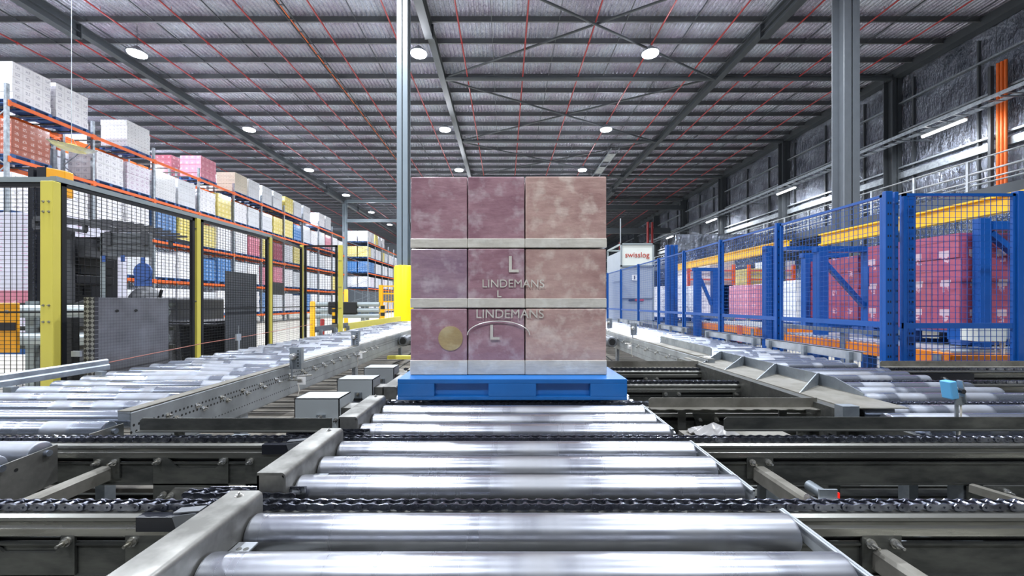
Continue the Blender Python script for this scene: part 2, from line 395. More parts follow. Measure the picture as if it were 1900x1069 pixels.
for i, zz in enumerate((EYE+10.35, EYE+8.85, EYE+7.0, EYE+6.6, EYE+4.6, EYE+3.0)):
    tag(MB().box(20.5, 20.7, -13, 83, zz-.03 if i != 3 else zz-.16, zz+.05 if i != 3 else zz+.16).build('wall_girt', 'galvanised' if i < 4 else 'rafter_grey'), 'grey horizontal girt on the right foil wall, %s from the top' % ORD[i], 'girt', 'girts of the foil wall')
k = 0; y = 12.0
mu = MB().box(20.58, 20.7, -.03, .03, 0, 9.5)
mu0 = None
while y < 70:
    lab = 'thin upright wall post on the foil wall, %s from the camera' % ordn(k)
    if mu0 is None: mu0 = tag(mu.build('wall_stud', 'rafter_grey', origin=(20.58, 0, 0)), lab, 'stud', 'studs of the foil wall'); mu0.location = (20.58, y, 3.2)
    else: dup(mu0, (20.58, y, 3.2), lab)
    y += 2.8; k += 1
# ---- high bay lamps
lamp0 = None; nm = {-16.2: 'left', -3.8: 'middle', 6.4: 'right', -28: 'far left'}
ld = bpy.data.lights.new('high_bay_light', 'AREA'); ld.shape = 'DISK'; ld.size = .55; ld.energy = LAMP_W; ld.color = (.86, .92, 1.0); ld.spread = math.radians(166)
pd = bpy.data.lights.new('high_bay_spill', 'POINT'); pd.energy = LAMP_W*.22; pd.shadow_soft_size = .3; pd.color = (.86, .9, 1.0)
def real_light(d, p, rot=(0, 0, 0)):
    o = bpy.data.objects.new('light_source', d); COL.objects.link(o); o.location = p; o.rotation_euler = rot; return o
for X in (-28, -16.2, -3.8, 6.4):
    for kk in range(-3, 8):
        Y = 17.8+7.8*kk
        z = EYE+11.0
        real_light(ld, (X, Y, z-.12)); real_light(pd, (X, Y, z-.25))
        if kk < 0 or X == -28: continue
        lab = 'bright white high bay lamp, %s row of lamps, %s from the camera' % (nm[X], ORD[kk])
        if lamp0 is None:
            lamp0 = thing('high_bay_lamp', lab, 'ceiling lamp', (0, 0, 0), 'high bay lamps')
            MB().cyl((0, 0, -.02), (0, 0, .3), .3, 24, [(0, .37), (.06, .37), (.12, .27), (.3, .1)]).build('housing', 'galvanised', lamp0, smooth=True)
            MB().cyl((0, 0, -.06), (0, 0, -.02), .34, 24).build('lens', 'lamp_lens', lamp0)
            MB().cyl((0, 0, .3), (0, 0, 1.25), .012, 6).build('hanger', 'rafter_grey', lamp0)
            lamp0.location = (X, Y, z)
        else: dup(lamp0, (X, Y, z), lab)
# ---- tube lights along the wall with their cable tray
td = bpy.data.lights.new('tube_light', 'AREA'); td.shape = 'RECTANGLE'; td.size = .18; td.size_y = 3.4; td.energy = TUBE_W; td.color = (.95, .97, 1)
t0 = None
for i, Y in enumerate((9.5, 17.9, 27.9, 38, 47.6, 57)):
    real_light(td, (19.1, Y, EYE+7.55), (0, math.radians(-22), 0))
    if i == 0: continue
    lab = 'long bright tube light under the cable tray on the right wall, %s from the camera' % ORD[i-1]
    if t0 is None:
        t0 = thing('tube_light', lab, 'wall light', (0, 0, 0), 'tube lights on the right wall')
        MB().box(-.08, .08, -.9, .9, .03, .1).build('housing', 'light_steel', t0)
        MB().cyl((0, -.88, 0), (0, .88, 0), .06, 10).build('tube', 'tube_lens', t0, smooth=True)
        MB().box(0, .2, -.04, .04, .1, .12).box(.12, .2, -.04, .04, .12, .3).build('hanger', 'galvanised', t0)
        t0.location = (19.4, Y, EYE+7.72)
    else: dup(t0, (19.4, Y, EYE+7.72), lab)
t = thing('cable_tray', 'long dark cable tray hung along the right foil wall above the tube lights', 'cable tray', (19.0, 10, EYE+7.9))
q = MB()
for dx in (-.35, .35): q.box(19.2+dx-.02, 19.2+dx+.02, 8, 80, EYE+7.9, EYE+8.05)
for j in range(120): q.box(18.85, 19.55, 8+.6*j, 8.05+.6*j, EYE+7.9, EYE+7.93)
q.build('tray', 'galvanised', t)
q = MB()
for j in range(15): MB().bar((18.85, 11.2+4.2*j, EYE+7.88), (20.69, 11.2+4.2*j, EYE+7.88), .05, .05).build('bracket', 'galvanised', t)
t = thing('conduit_riser', 'bundle of orange conduits climbing the foil wall beside the tube light', 'conduit', (20.4, 16.8, 5.7))
for j in range(3): MB().cyl((20.38, 16.45+.13*j, 5.7), (20.38, 16.45+.13*j, 11.2), .055, 10).build('conduit', 'warm_orange', t, smooth=True)
MB().box(20.3, 20.45, 16.9, 17.0, 5.7, 11.2).build('support_rail', 'rafter_grey', t)
# ---- walkway beam with handrail
XW = 14.0
t = thing('walkway', 'raised grey walkway with handrails along the right wall', 'walkway', (XW, 10, 4.3))
MB().box(XW-.05, XW+.05, 8, 62, EYE+3.0, EYE+3.34).build('edge_beam', 'rafter_grey', t)
MB().box(XW, XW+1.4, 8, 62, EYE+3.24, EYE+3.3).build('deck', 'rafter_grey', t)
q = MB()
for xx in (XW, XW+1.4):
    for zz in (3.62, 3.85, 4.25): q.cyl((xx, 8, EYE+zz), (xx, 62, EYE+zz), .024, 8)
q.build('handrail', 'light_steel', t, smooth=True)
for j in range(22):
    MB().box(XW-.03, XW+.03, 9+1.6*j, 9.06+1.6*j, EYE+3.3, EYE+4.27).build('stanchion', 'light_steel', t)
for j in range(6):
    MB().box(XW-.1, XW+.1, 14+9*j, 14.2+9*j, 0, EYE+3.0).build('support_post', 'rafter_grey', t)
# ---- yellow crane beams
for (ya, yb, xx, zz, lab) in ((5.2, 10.2, 8.0, 1.45, 'yellow overhead runway beam seen through the blue mesh, nearer length'), (11.4, 19.5, 8.0, 1.5, 'yellow overhead runway beam behind the blue posts, farther length')):
    q = MB(); q.box(xx-.09, xx+.09, ya, yb, EYE+zz, EYE+zz+.03); q.box(xx-.09, xx+.09, ya, yb, EYE+zz+.25, EYE+zz+.28); q.box(xx-.02, xx+.02, ya, yb, EYE+zz, EYE+zz+.28)
    t = thing('runway_beam', lab, 'beam', (xx, ya, EYE+zz), 'yellow runway beams')
    q.build('beam', 'crane_yellow', t)
    MB().box(xx-.05, xx+.05, yb-.1, yb, EYE+zz-.45, EYE+zz).box(xx-.14, xx+.05, yb-.12, yb+.02, EYE+zz-.47, EYE+zz-.4).build('hanger', 'crane_yellow', t)
    MB().box(xx-.12, xx+.12, ya+.3, ya+.5, 0, EYE+zz).build('support_post', 'rafter_grey', t)
# ================================================================= CONVEYORS
RZ = hz(.575)        # roller axis height
def roller_mesh(x0, x1, mat, r=.0445):
    L = x1-x0; q = MB()
    q.cyl((x0, 0, 0), (x1, 0, 0), r, 40, [(0, r-.006), (.004, r-.001), (.01, r), (L-.01, r), (L-.004, r-.001), (L, r-.006)])
    q.cyl((x0-.03, 0, 0), (x1+.03, 0, 0), .012, 10)
    return q
def rollers(parent, x0, x1, ys, mat):
    first = None
    for y in ys:
        if first is None:
            first = roller_mesh(x0, x1, mat).build('roller', mat, parent, origin=(0, 0, 0), smooth=True)
            o = first
        else:
            o = first.copy(); COL.objects.link(o)
        o.location = Vector((0, y, RZ))-Vector(parent['_o'])
CH_Y = (1.115, 1.66, 2.24, 2.85, 3.41)
MOD = ((.52, .68, .85, 1.01), (1.24, 1.39, 1.545), (1.775, 1.93, 2.09), (2.36, 2.53, 2.70), (2.97, 3.12, 3.27))
FR = ((.3, 1.055), (1.165, 1.58), (1.735, 2.14), (2.36, 2.76), (2.96, 3.31))
XL, XR = -.63, .715
mods = ('nearest the camera', 'second from the camera', 'third from the camera', 'just in front of the blue pallet', 'under the wrapped load')
for i, ys in enumerate(MOD):
    t = thing('roller_conveyor', 'section of steel rollers in the centre lane, '+mods[i], 'conveyor', (.04, ys[0], 0), 'centre lane roller sections')
    rollers(t, XL, XR, ys, 'roller_zinc')
    y0, y1 = FR[i]
    zt_ = hz(.49)
    # left side frame: folded channel with a rounded outer edge at the front
    prof = [(XL-.085, zt_), (XL-.012, zt_), (XL-.004, zt_-.006), (XL-.002, zt_-.014), (XL-.002, zt_-.16), (XL-.008, zt_-.16), (XL-.008, zt_-.018), (XL-.014, zt_-.008), (XL-.085, zt_-.008)]
    MB().prism(prof, 'y', y0, y1).build('side_frame', 'frame_steel', t, smooth=True)
    q = MB()
    q.box(XL-.085, XL-.008, y1-.006, y1, zt_-.06, zt_-.008).box(XL-.085, XL-.008, y0, y0+.006, zt_-.075, zt_-.008).box(XL-.085, XL-.079, y0, y1, zt_-.07, zt_-.008)
    q.build('end_plate', 'frame_steel', t)
    q = MB().box(XL-.12, XL-.03, y0+.05, y1-.05, zt_-.22, zt_-.10).build('side_box', 'dirty_steel', t)
    # right side frame: thin sheet
    z1 = hz(.553); q = MB()
    q.prism([(y0+.02 if i else y0, z1+.006), (y1+.01, z1+.012), (y1+.01, z1-.02), (y0+.02 if i else y0, z1-.11)], 'x', XR+.012, XR+.018)
    q.prism([(y0+.02 if i else y0, z1+.004), (y1+.01, z1+.010), (y1+.01, z1+.006), (y0+.02 if i else y0, z1)], 'x', XR+.006, XR+.018)
    q.build('side_sheet', 'light_steel', t)
    q = MB().box(XR+.02, XR+.06, y0+.03, y1-.02, z1-.2, z1-.09).build('side_rail', 'dirty_steel', t)
    for yy in [(a+b)/2 for a, b in zip(ys[:-1], ys[1:])]:
        q = MB().box(XL-.004, XL+.045, yy-.028, yy+.028, RZ+.004, RZ+.008).box(XL-.004, XL+.0, yy-.028, yy+.028, RZ-.03, RZ+.008)
        o = q.build('roller_tab', 'light_steel', t)
        for dx in (.018, .034):
            MB().cyl((XL+dx, yy, RZ+.008), (XL+dx, yy, RZ+.0088), .006, 12).build('tab_hole', 'dirty_steel', o)
    for yy in (y1-.03,):
        bolt(t, XL-.045, yy, zt_-.001, 'z', .006, .008)
# ---- chain transfers running across
def chain_mesh(x0, x1, y, z, p=.038):
    q = MB(); n_ = int((x1-x0)/p); hgt = .0125
    for i in range(n_):
        x = x0+i*p; wide = i % 2
        off = .0145 if wide else .0105
        for s_ in (-1, 1):
            yy = y+s_*off; a = x-.012; b = x+p+.012
            c = (a+b)/2
            poly = [(a, z-.004), (a+.006, z-.010), (a+.014, z-.0105), (c, z-.007), (b-.014, z-.0105), (b-.006, z-.010), (b, z-.004), (b, z+.004), (b-.006, z+.010), (b-.014, z+.0105), (c, z+.007), (a+.014, z+.0105), (a+.006, z+.010), (a, z+.004)]
            q.prism(poly, 'y', yy-.0018, yy+.0018)
        q.cyl((x, y-.009, z), (x, y+.009, z), .0078, 8)
        q.cyl((x, y-.019, z), (x, y+.019, z), .003, 6)
    return q
spans = ((-2.3, 2.4), (-3.2, 2.9), (-.84, 4.2), (-.84, 4.6), (-.84, 5.2))
cn = ('nearest the camera', 'second from the camera', 'passing in front of the blue pallet', 'fourth from the camera', 'farthest from the camera')
for i, (yc, (x0, x1)) in enumerate(zip(CH_Y, spans)):
    t = thing('chain_conveyor', 'drag chain on a steel rail crossing the rollers, '+cn[i], 'chain conveyor', ((x0+x1)/2, yc, 0), 'cross chain conveyors')
    zc = hz(.5575)
    o = chain_mesh(x0, x1, yc, zc).build('chain', 'chain_steel', t)
    # rail profile: nose, step, recess, web
    zr_ = zc-.0115
    prof = [(yc+.03, zr_-.006), (yc+.02, zr_), (yc-.024, zr_), (yc-.034, zr_-.006), (yc-.036, zr_-.014), (yc-.030, zr_-.02), (yc-.030, zr_-.028), (yc-.038, zr_-.033), (yc-.040, zr_-.052), (yc-.034, zr_-.058), (yc+.03, zr_-.058)]
    MB().prism(prof, 'x', x0, x1).build('rail', 'rail_steel', t)
    MB().box(x0, x1, yc-.02, yc+.03, zr_-.075, zr_-.058).build('rail_slot', 'dark_void', t)
    q = MB().box(x0, x1, yc-.032, yc-.026, zr_-.158, zr_-.074).box(x0, x1, yc-.04, yc+.02, zr_-.162, zr_-.156).box(x0, x1, yc-.038, yc-.026, zr_-.078, zr_-.073)
    q.build('web_plate', 'dirty_steel', t)
    # legs
    for xx in (-2.1, -1.35, 1.1, 1.9, 3.0):
        if x0 < xx < x1-.1: MB().box(xx-.04, xx+.04, yc-.02, yc+.04, 0, zr_-.16).build('leg', 'galvanised', t)
    # gusset plates with bolts and tie bars
    yf = yc-.034
    def gusset(xc, wd, notch=True, deep=.21):
        zt2 = zr_-.050; zb = zr_-deep
        if notch:
            a, b = xc-wd/2, xc+wd/2
            poly = [(a, zt2), (a+.055, zt2), (a+.10, zt2-.045), (b-.055, zt2-.045), (b-.04, zt2-.035), (b-.036, zt2), (b, zt2), (b, zb), (a, zb)]
        else: poly = [(xc-wd/2, zt2), (xc+wd/2, zt2), (xc+wd/2, zb), (xc-wd/2, zb)]
        MB().prism(poly, 'y', yf-.006, yf).build('gusset_plate', 'dirty_steel', t)
        for bx in (xc-wd/2+.022, xc+wd/2-.018): bolt(t, bx, yf-.006, zt2-.015)
        if not notch and i < 2: MB().cyl((xc+.05, yf-.0075, zt2-.085), (xc+.05, yf-.006, zt2-.085), .036, 24).build('shaft_hole', 'dark_void', t)
    def tie(xc, length, w_=.045):
        zt2 = zr_-.05
        MB().box(xc-.05, xc+.055, yf-.006, yf, zt2-.085, zt2+.0).build('tie_bracket', 'dirty_steel', t)
        bolt(t, xc-.03, yf-.006, zt2-.02); bolt(t, xc+.035, yf-.006, zt2-.02)
        q = MB(); prof_ = [(xc-w_/2, zt2-.09), (xc+w_/2, zt2-.09), (xc+w_/2, zt2-.045), (xc+w_/2-.008, zt2-.036), (xc-w_/2+.008, zt2-.036), (xc-w_/2, zt2-.045)]
        q.prism(prof_, 'y', yf-length, yf-.004)
        tb = q.build('tie_bar', 'dusty_plate', t)
        for yy in (yf-length*.62, yf-length*.72): MB().box(xc-.004, xc+w_/2-.008, yy, yy+.01, zt2-.0362, zt2-.0355).build('slot', 'dark_void', tb)
    if i == 0:
        gusset(-1.29, .29); gusset(-.90, .22, False); tie(1.0, .5)
        tie(-1.9, .5)
    if i == 1:
        tie(-1.60, .50); gusset(-1.26, .30, True, .25); gusset(-.90, .28, False); tie(1.02, .49, .05)
        MB().prism([(-1.17-.15, zr_-.17), (-1.05-.13, zr_-.17), (-1.0-.12, zr_-.21), (-1.03, zr_-.25), (-1.36, zr_-.25), (-1.36, zr_-.21)], 'y', yf-.014, yf-.007).build('slotted_plate', 'frame_steel', t)
        for bx, bz in ((-1.36, -.195), (-1.33, -.2), (-1.25, -.215), (-1.12, -.2)): bolt(t, bx, yf-.014, zr_+bz)
        MB().prism([(1.85, zr_-.165), (2.6, zr_-.165), (2.6, zr_-.32), (1.85, zr_-.32)], 'y', yf-.012, yf-.005).build('gusset_plate', 'dirty_steel', t)
        bolt(t, 2.0, yf-.012, zr_-.185); bolt(t, 2.16, yf-.012, zr_-.185)
        MB().bar((1.86, yf-.01, zr_-.17), (2.1, yf-.5, zr_-.19), .03, .03).build('tie_bar', 'dusty_plate', t)
    if i >= 2:
        for xc in (.98+.06*i, 1.35+.1*i, 1.9+.1*i):
            gusset(xc, .13, False, .14)
        if i == 2:
            MB().prism([(1.02, zr_-.03), (1.14, zr_-.03), (1.10, zr_-.12), (1.05, zr_-.12)], 'y', yf-.012, yf-.006).build('hook_bracket', 'dirty_steel', t)
        if i >= 3:
            xx = 2.55+.55*(i-3)+.3
            MB().box(xx, xx+.5, yc-.05, yc-.036, zr_-.09, zr_-.02).build('guide_block', 'black_plastic', t); bolt(t, xx+.1, yc-.05, zr_-.06); bolt(t, xx+.25, yc-.05, zr_-.06)
    # joint where the chains overlap, left of the centre lane
    if i < 2:
        xj = -.845 if i == 0 else -.84
        MB().box(xj-.13, xj+.2, yc-.048, yc-.02, zr_-.036, zr_+.002).build('guide_block', 'black_plastic', t)
        q = chain_mesh(xj-.07, xj+.26, yc+.055, zc+.004); q.build('return_chain', 'chain_steel', t)
        q = MB().prism([(xj-.03, zc-.004), (xj+.03, zc+.004), (xj+.034, zc), (xj-.018, zc-.04)], 'y', yc-.054, yc-.049)
        q.prism([(xj-.03, zc+.004), (xj+.04, zc+.010), (xj+.04, zc+.007), (xj-.03, zc+.001)], 'y', yc-.05, yc-.022)
        q.build('nose_plate', 'plate_grey', t)
        MB().prism([(xj-.09, zc-.02), (xj-.02, zc+.0165), (xj+.26, zc+.0165), (xj+.26, zc-.02)], 'y', yc+.072, yc+.078).build('guide_plate', 'chain_steel', t)
# ---- grey drive covers beside the centre lane
for i, (y0, hh) in enumerate(((1.89, .447), (2.37, .449), (2.82, .453))):
    t = thing('drive_cover', 'grey folded steel cover on the left of the centre lane, %s' % ('nearest of the three', 'middle one of the three', 'farthest of the three')[i], 'cover', (-.88, y0, hz(.6)), 'grey drive covers')
    z1 = hz(hh); q = MB()
    q.box(-.985, -.775, y0, y0+.004, z1-.155, z1).box(-.985, -.775, y0, y0+.14, z1-.004, z1).box(-.779, -.775, y0, y0+.14, z1-.12, z1).box(-.985, -.981, y0, y0+.14, z1-.155, z1)
    q.build('cover', 'box_grey', t)
    MB().cyl((-.86, y0-.001, z1-.125), (-.86, y0-.004, z1-.125), .028, 20).build('shaft_hole', 'dark_void', t)
    MB().box(-.88, -.84, y0-.006, y0-.001, z1-.11, z1-.075).build('key_plate', 'galvanised', t)
    bolt(t, -.86, y0-.006, z1-.085, r=.006); bolt(t, -.79, y0-.001, z1-.10, r=.006)
    MB().box(-.775, -.70, y0+.02, y0+.12, z1-.12, z1-.05).build('shaft_housing', 'frame_steel', t)
    MB().box(-.96, -.80, y0+.03, y0+.12, 0, z1-.155).build('support_leg', 'dirty_steel', t)
# ---- slatted grating between the lanes
t = thing('floor_grating', 'dusty slatted metal deck low between the left lane and the drive covers', 'grating', (-1.3, 3, hz(.98)))
q = MB(); y = 2.0
while y < 9: q.box(-3.0, -.72, y, y+.085, hz(.92)-.02, hz(.92)); y += .11
q.build('slats', 'grating_steel', t)
q = MB()
for xx in (-1.5, -1.2, -.9): q.box(xx-.012, xx+.012, 1.9, 9, hz(.92), hz(.92)+.012)
q.build('edge_bar', 'dirty_steel', t)
q = MB()
for yy in (2.2, 4.4, 6.6, 8.8): q.box(-1.62, -1.56, yy, yy+.06, 0, hz(.945)); q.box(-.8, -.74, yy, yy+.06, 0, hz(.945))
q.build('leg', 'dirty_steel', t)
t = thing('floor_grating', 'dark slatted metal deck added to darken the gaps under the cross chains', 'grating', (0, .2, hz(1.0)))  # slats added here to darken the bright floor below the chains
q = MB(); y = .2
while y < 3.5: q.box(-4.2, 5.0, y, y+.085, hz(.99)-.02, hz(.99)); y += .11
q.build('slats', 'dirty_steel', t)
q = MB()
for xx in (-4.1, -2, 0, 2, 4.9):
    q.box(xx-.05, xx+.05, .2, 3.5, hz(1.09), hz(1.01))
    for yy in (.4, 3.2): q.box(xx-.05, xx+.05, yy, yy+.1, 0, hz(1.09))
q.build('support_beam', 'dirty_steel', t)
t = thing('floor_grating', 'dusty slatted metal deck low between the wrapped load and right lane', 'grating', (1.3, 5, hz(.98)))
q = MB(); y = 3.6
while y < 9: q.box(.75, 3.0, y, y+.085, hz(.92)-.02, hz(.92)); y += .11
q.build('slats', 'grating_steel', t)
q = MB()
for yy in (3.8, 6.2, 8.6): q.box(.9, .96, yy, yy+.06, 0, hz(.945)); q.box(1.6, 1.66, yy, yy+.06, 0, hz(.945))
q.build('leg', 'dirty_steel', t)
# ---- left lane: long roller conveyor with perforated side frame
LX0, LX1 = -3.07, -1.76
t = thing('roller_conveyor', 'long left lane of worn steel rollers behind a perforated side frame', 'conveyor', (-2.4, 1.8, 0))
rollers(t, LX0, LX1, [2.0+.19*k for k in range(52)], 'roller_worn')
def side_frame(x_in, sgn, y0, y1, parent, name='side_frame'):
    zt_ = hz(.49); o_ = (x_in, 0, zt_)
    q = MB(); a, b = x_in, x_in+sgn*.062
    prof = [(a, zt_), (b-sgn*.008, zt_), (b, zt_-.008), (b, zt_-.225), (b-sgn*.004, zt_-.225), (b-sgn*.004, zt_-.012), (a, zt_-.006)]
    q.prism(prof, 'y', y0, y1); q.box(a, b-sgn*.004, y0, y1, zt_-.232, zt_-.225)
    o = q.build(name, 'perforated_frame', parent, origin=o_)
    MB().box(min(a, b)-.0, max(a, b), y0, y1, zt_, zt_+.0035).build('top_strip', 'dusty_plate', parent)
    q = MB().box(a, b-sgn*.008, y0+.002, y0+.006, zt_-.04, zt_-.004)
    q.build('end_cap', 'galvanised', parent)
    return o
side_frame(LX1+.015, 1, 1.82, 11.9, t)
MB().box(LX0-.05, LX0-.02, 1.82, 11.9, hz(.66), hz(.575)).build('outer_frame', 'galvanised', t)
xo = LX1+.015+.062
for k in range(18):
    for dz in (-.072, -.10):
        bolt(t, xo, 2.02+.19*k+(.05 if dz < -.08 else 0), hz(.49)+dz, 'x', .009, .018)
for yy in (2.6, 4.6, 6.6, 8.6, 10.6):
    MB().box(xo-.06, xo-.02, yy, yy+.08, 0, hz(.72)).build('leg', 'galvanised', t); MB().box(LX0-.05, LX0-.01, yy, yy+.08, 0, hz(.66)).build('leg', 'galvanised', t)
# near left modules between the cross chains
for i, (ys, lab) in enumerate((((1.25, 1.40, 1.545), 'short set of left lane rollers beside the upright slotted plate'), ((1.81,), 'single left lane roller just behind the second cross chain'))):
    t = thing('roller_conveyor', lab, 'conveyor', (-2.4, ys[0], 0), 'near left roller sections')
    rollers(t, LX0, LX1-.01, ys, 'roller_worn')
    y0, y1 = (1.17, 1.585) if i == 0 else (1.73, 1.86)
    if i == 0:
        q = MB().prism([(y0, hz(.585)), (y1, hz(.555)), (y1, hz(.70)), (y0, hz(.74))], 'x', LX1+.0, LX1+.006)
        q.build('side_plate', 'frame_steel', t)
        for yy, zz in ((1.33, .625), (1.37, .62), (1.45, .6)): MB().cyl((LX1+.006, yy, hz(zz)), (LX1+.0075, yy, hz(zz)), .006, 10).build('slot', 'dark_void', t)
    else: MB().box(LX1+.0, LX1+.006, y0-.02, y1, hz(.7), hz(.555)).build('side_plate', 'frame_steel', t)
    MB().box(LX0-.03, LX0-.02, y0, y1, hz(.7), hz(.56)).build('outer_plate', 'galvanised', t)
    for xx in (LX1+.006, LX0-.06): MB().box(xx, xx+.04, y0+.05 if i == 0 else y0, y0+.1 if i == 0 else y0+.05, 0, hz(.69)).build('leg', 'galvanised', t)
# ---- right lane
RX0, RX1 = 1.83, 3.1
for i, (ys, lab) in enumerate((((1.78, 1.94, 2.10), 'right lane rollers nearest the camera, behind the blue sensor'), ((2.38, 2.54, 2.70), 'right lane roller pair seen behind the blue sensor head'), ((2.97, 3.12, 3.27), 'right lane rollers just in front of the farthest cross chain'))):
    t = thing('roller_conveyor', lab, 'conveyor', (2.45, ys[0], 0), 'near right roller sections')
    rollers(t, RX0, RX1, ys, 'roller_worn')
    MB().box(RX1+.01, RX1+.05, ys[0]-.08, ys[-1]+.08, hz(.70), hz(.575)).build('side_plate', 'dirty_steel', t)
    MB().box(RX0-.05, RX0-.02, ys[0]-.08, ys[-1]+.08, hz(.70), hz(.575)).build('side_plate', 'dirty_steel', t)
    for xx in (RX0-.05, RX1+.01): MB().box(xx, xx+.04, ys[0], ys[0]+.05, 0, hz(.7)).build('leg', 'galvanised', t)
t = thing('roller_conveyor', 'long right lane of steel rollers running back beside the blue mesh fence', 'conveyor', (2.45, 3.55, 0))
rollers(t, RX0, RX1, [3.58+.165*k for k in range(56)], 'roller_worn')
side_frame(RX0-.012, -1, 3.5, 12.9, t)
MB().box(RX1+.02, RX1+.05, 3.5, 12.9, hz(.68), hz(.575)).build('outer_frame', 'galvanised', t)
for k in range(14):
    for dz in (-.072, -.10): bolt(t, RX0-.012-.062, 3.65+.33*k+(.08 if dz < -.08 else 0), hz(.49)+dz, '-x', .01, .02)
for yy in (4.2, 6.4, 8.6, 10.8):
    MB().box(RX0-.06, RX0-.02, yy, yy+.08, 0, hz(.72)).build('leg', 'galvanised', t); MB().box(RX1+.01, RX1+.05, yy, yy+.08, 0, hz(.68)).build('leg', 'galvanised', t)
# side guards on the outer edge of the right lane
for i, (a, b) in enumerate(((3.62, 4.95), (5.05, 6.45), (7.1, 8.4), (9.4, 11.4))):
    t = thing('side_guard', 'pale steel guide strip on the outer edge of the right lane, %s from the camera' % ORD[i], 'guide rail', (3.2, a, hz(.52)), 'right lane guide strips')
    q = MB().box(3.19, 3.2, a, b, hz(.525), hz(.44)).box(3.19, 3.24, a, b, hz(.44)-.006, hz(.44)); q.build('strip', 'light_steel', t)
    q = MB()
    for yy in (a+.1, (a+b)/2, b-.1): MB().box(3.15, 3.19, yy-.02, yy+.02, hz(.62), hz(.45)).build('bracket', 'galvanised', t)
for i, (a, b, mm, lab) in enumerate(((1.9, 3.25, 'galvanised', 'long grey guide strip on the left lane edge, below the near yellow post'), (6.8, 8.2, 'plate_grey', 'dark grey guide strip on the left lane edge, below the far yellow post'))):
    t = thing('side_guard', lab, 'guide rail', (-3.2, a, hz(.52)), 'left lane guide strips')
    q = MB().prism([(-3.22, hz(.455)), (-3.20, hz(.45)), (-3.185, hz(.46)), (-3.185, hz(.49)), (-3.175, hz(.50)), (-3.175, hz(.535)), (-3.22, hz(.535))], 'y', a, b) if i == 0 else MB().box(-3.2, -3.18, a, b, hz(.50), hz(.40))
    q.build('strip', mm, t)
    q = MB()
    for yy in (a+.1, (a+b)/2, b-.1): MB().box(-3.175, -3.12, yy-.02, yy+.02, hz(.62), hz(.535) if i == 0 else hz(.46)).build('bracket', 'galvanised', t)
eq = MB().box(-3.3, -3.24, 8.3, 12.6, hz(.56), hz(.42))
for yy in (8.4, 10.4, 12.4): eq.box(-3.29, -3.25, yy, yy+.05, 0, hz(.56))
tag(eq.build('edge_rail', 'fence_yellow'), 'low yellow rail along the far outer edge of the left lane', 'rail')
# ---- transverse guide plates
def guide(lab, x0, x1, y, h0, h1, scallop=False, mat='dusty_plate', flange=.05):
    t = thing('guide_plate', lab, 'guide plate', ((x0+x1)/2, y, hz(h1)), 'cross guide plates')
    q = MB().prism([(x0, hz(h1)), (x0, hz(h0)-.01), (x0+.012, hz(h0)), (x1, hz(h0)), (x1, hz(h1))], 'y', y, y+.004)
    q.build('plate', mat, t)
    n_ = 40; L = x1-x0
    q = MB(); poly = [(x0, y)]
    for k in range(n_+1):
        xx = x0+L*k/n_; poly.append((xx, y-flange+(.012*(k % 4 < 2) if scallop else 0)))
    poly.append((x1, y))
    q.prism(poly, 'z', hz(h1)-.004, hz(h1)); q.build('flange', mat, t)
    for xx in (x0+L*.2, x0+L*.8): MB().box(xx-.02, xx+.02, y+.004, y+.012, hz(h1+.12), hz(h1)+.01).build('bracket', 'dirty_steel', t)
    return t
guide('low dark guide plate just behind the second cross chain, left side', -1.55, -.735, 1.715, .49, .54, mat='dirty_steel', flange=.02)
guide('long dark guide plate just behind the second cross chain, right side', .93, 2.6, 1.715, .485, .535, mat='dirty_steel', flange=.02)
guide('grey guide plate with a wavy lower lip in front of the diverter tray', .765, 1.66, 2.15, .505, .555, True)
guide('short grey guide plate beyond the cross chains, left of the diverter tray', .86, 1.66, 3.47, .50, .55)
guide('long grey guide plate at the foot of the blue mesh fence', 3.22, 5.0, 3.47, .50, .545)
# ---- diverter tray with slanted fins
t = thing('diverter_tray', 'dusty steel tray with slanted fins along the inner edge of the right lane', 'tray', (1.85, 2.1, hz(.52)))
MB().box(1.70, 2.0, 2.0, 3.85, hz(.525), hz(.52)).build('tray_floor', 'dusty_plate', t)
MB().prism([(2.25, hz(.52)), (2.25, hz(.505)), (2.45, hz(.45)), (3.75, hz(.45)), (3.75, hz(.52))], 'x', 1.995, 2.0).build('outer_lip', 'galvanised', t)
for yb in (2.35, 2.75, 3.15, 3.5):
    q = MB(); A, B, C_, D_ = (1.70, yb-.02, hz(.52)), (2.0, yb+.22, hz(.52)), (2.0, yb+.22, hz(.445)), (1.96, yb+.19, hz(.445))
    off = lambda p: (p[0]-.003, p[1]+.004, p[2])
    q.add([A, B, C_, D_, off(A), off(B), off(C_), off(D_)], [(0, 1, 2, 3), (7, 6, 5, 4), (0, 4, 5, 1), (1, 5, 6, 2), (2, 6, 7, 3), (3, 7, 4, 0)])
    q.build('fin', 'galvanised', t)
MB().box(1.64, 1.70, 2.0, 3.85, hz(.66), hz(.525)).build('support_beam', 'dirty_steel', t)
MB().box(1.63, 1.71, 1.95, 2.0, hz(.585), hz(.50)).build('beam_end', 'galvanised', t)
for yy in (2.05, 3.7): MB().box(1.64, 1.70, yy, yy+.06, 0, hz(.66)).build('leg', 'dirty_steel', t)
t = thing('side_guard', 'steel angle guide standing on the inner edge of the right lane beyond the diverter tray', 'guide rail', (1.85, 3.9, hz(.5)))
MB().prism([(3.72, hz(.487)), (3.72, hz(.42)), (3.76, hz(.41)), (4.95, hz(.405)), (4.95, hz(.487))], 'x', 1.90, 1.905).build('upright_leg', 'galvanised', t)
MB().box(1.76, 1.90, 3.72, 4.95, hz(.487), hz(.482)).build('flat_leg', 'dusty_plate', t)
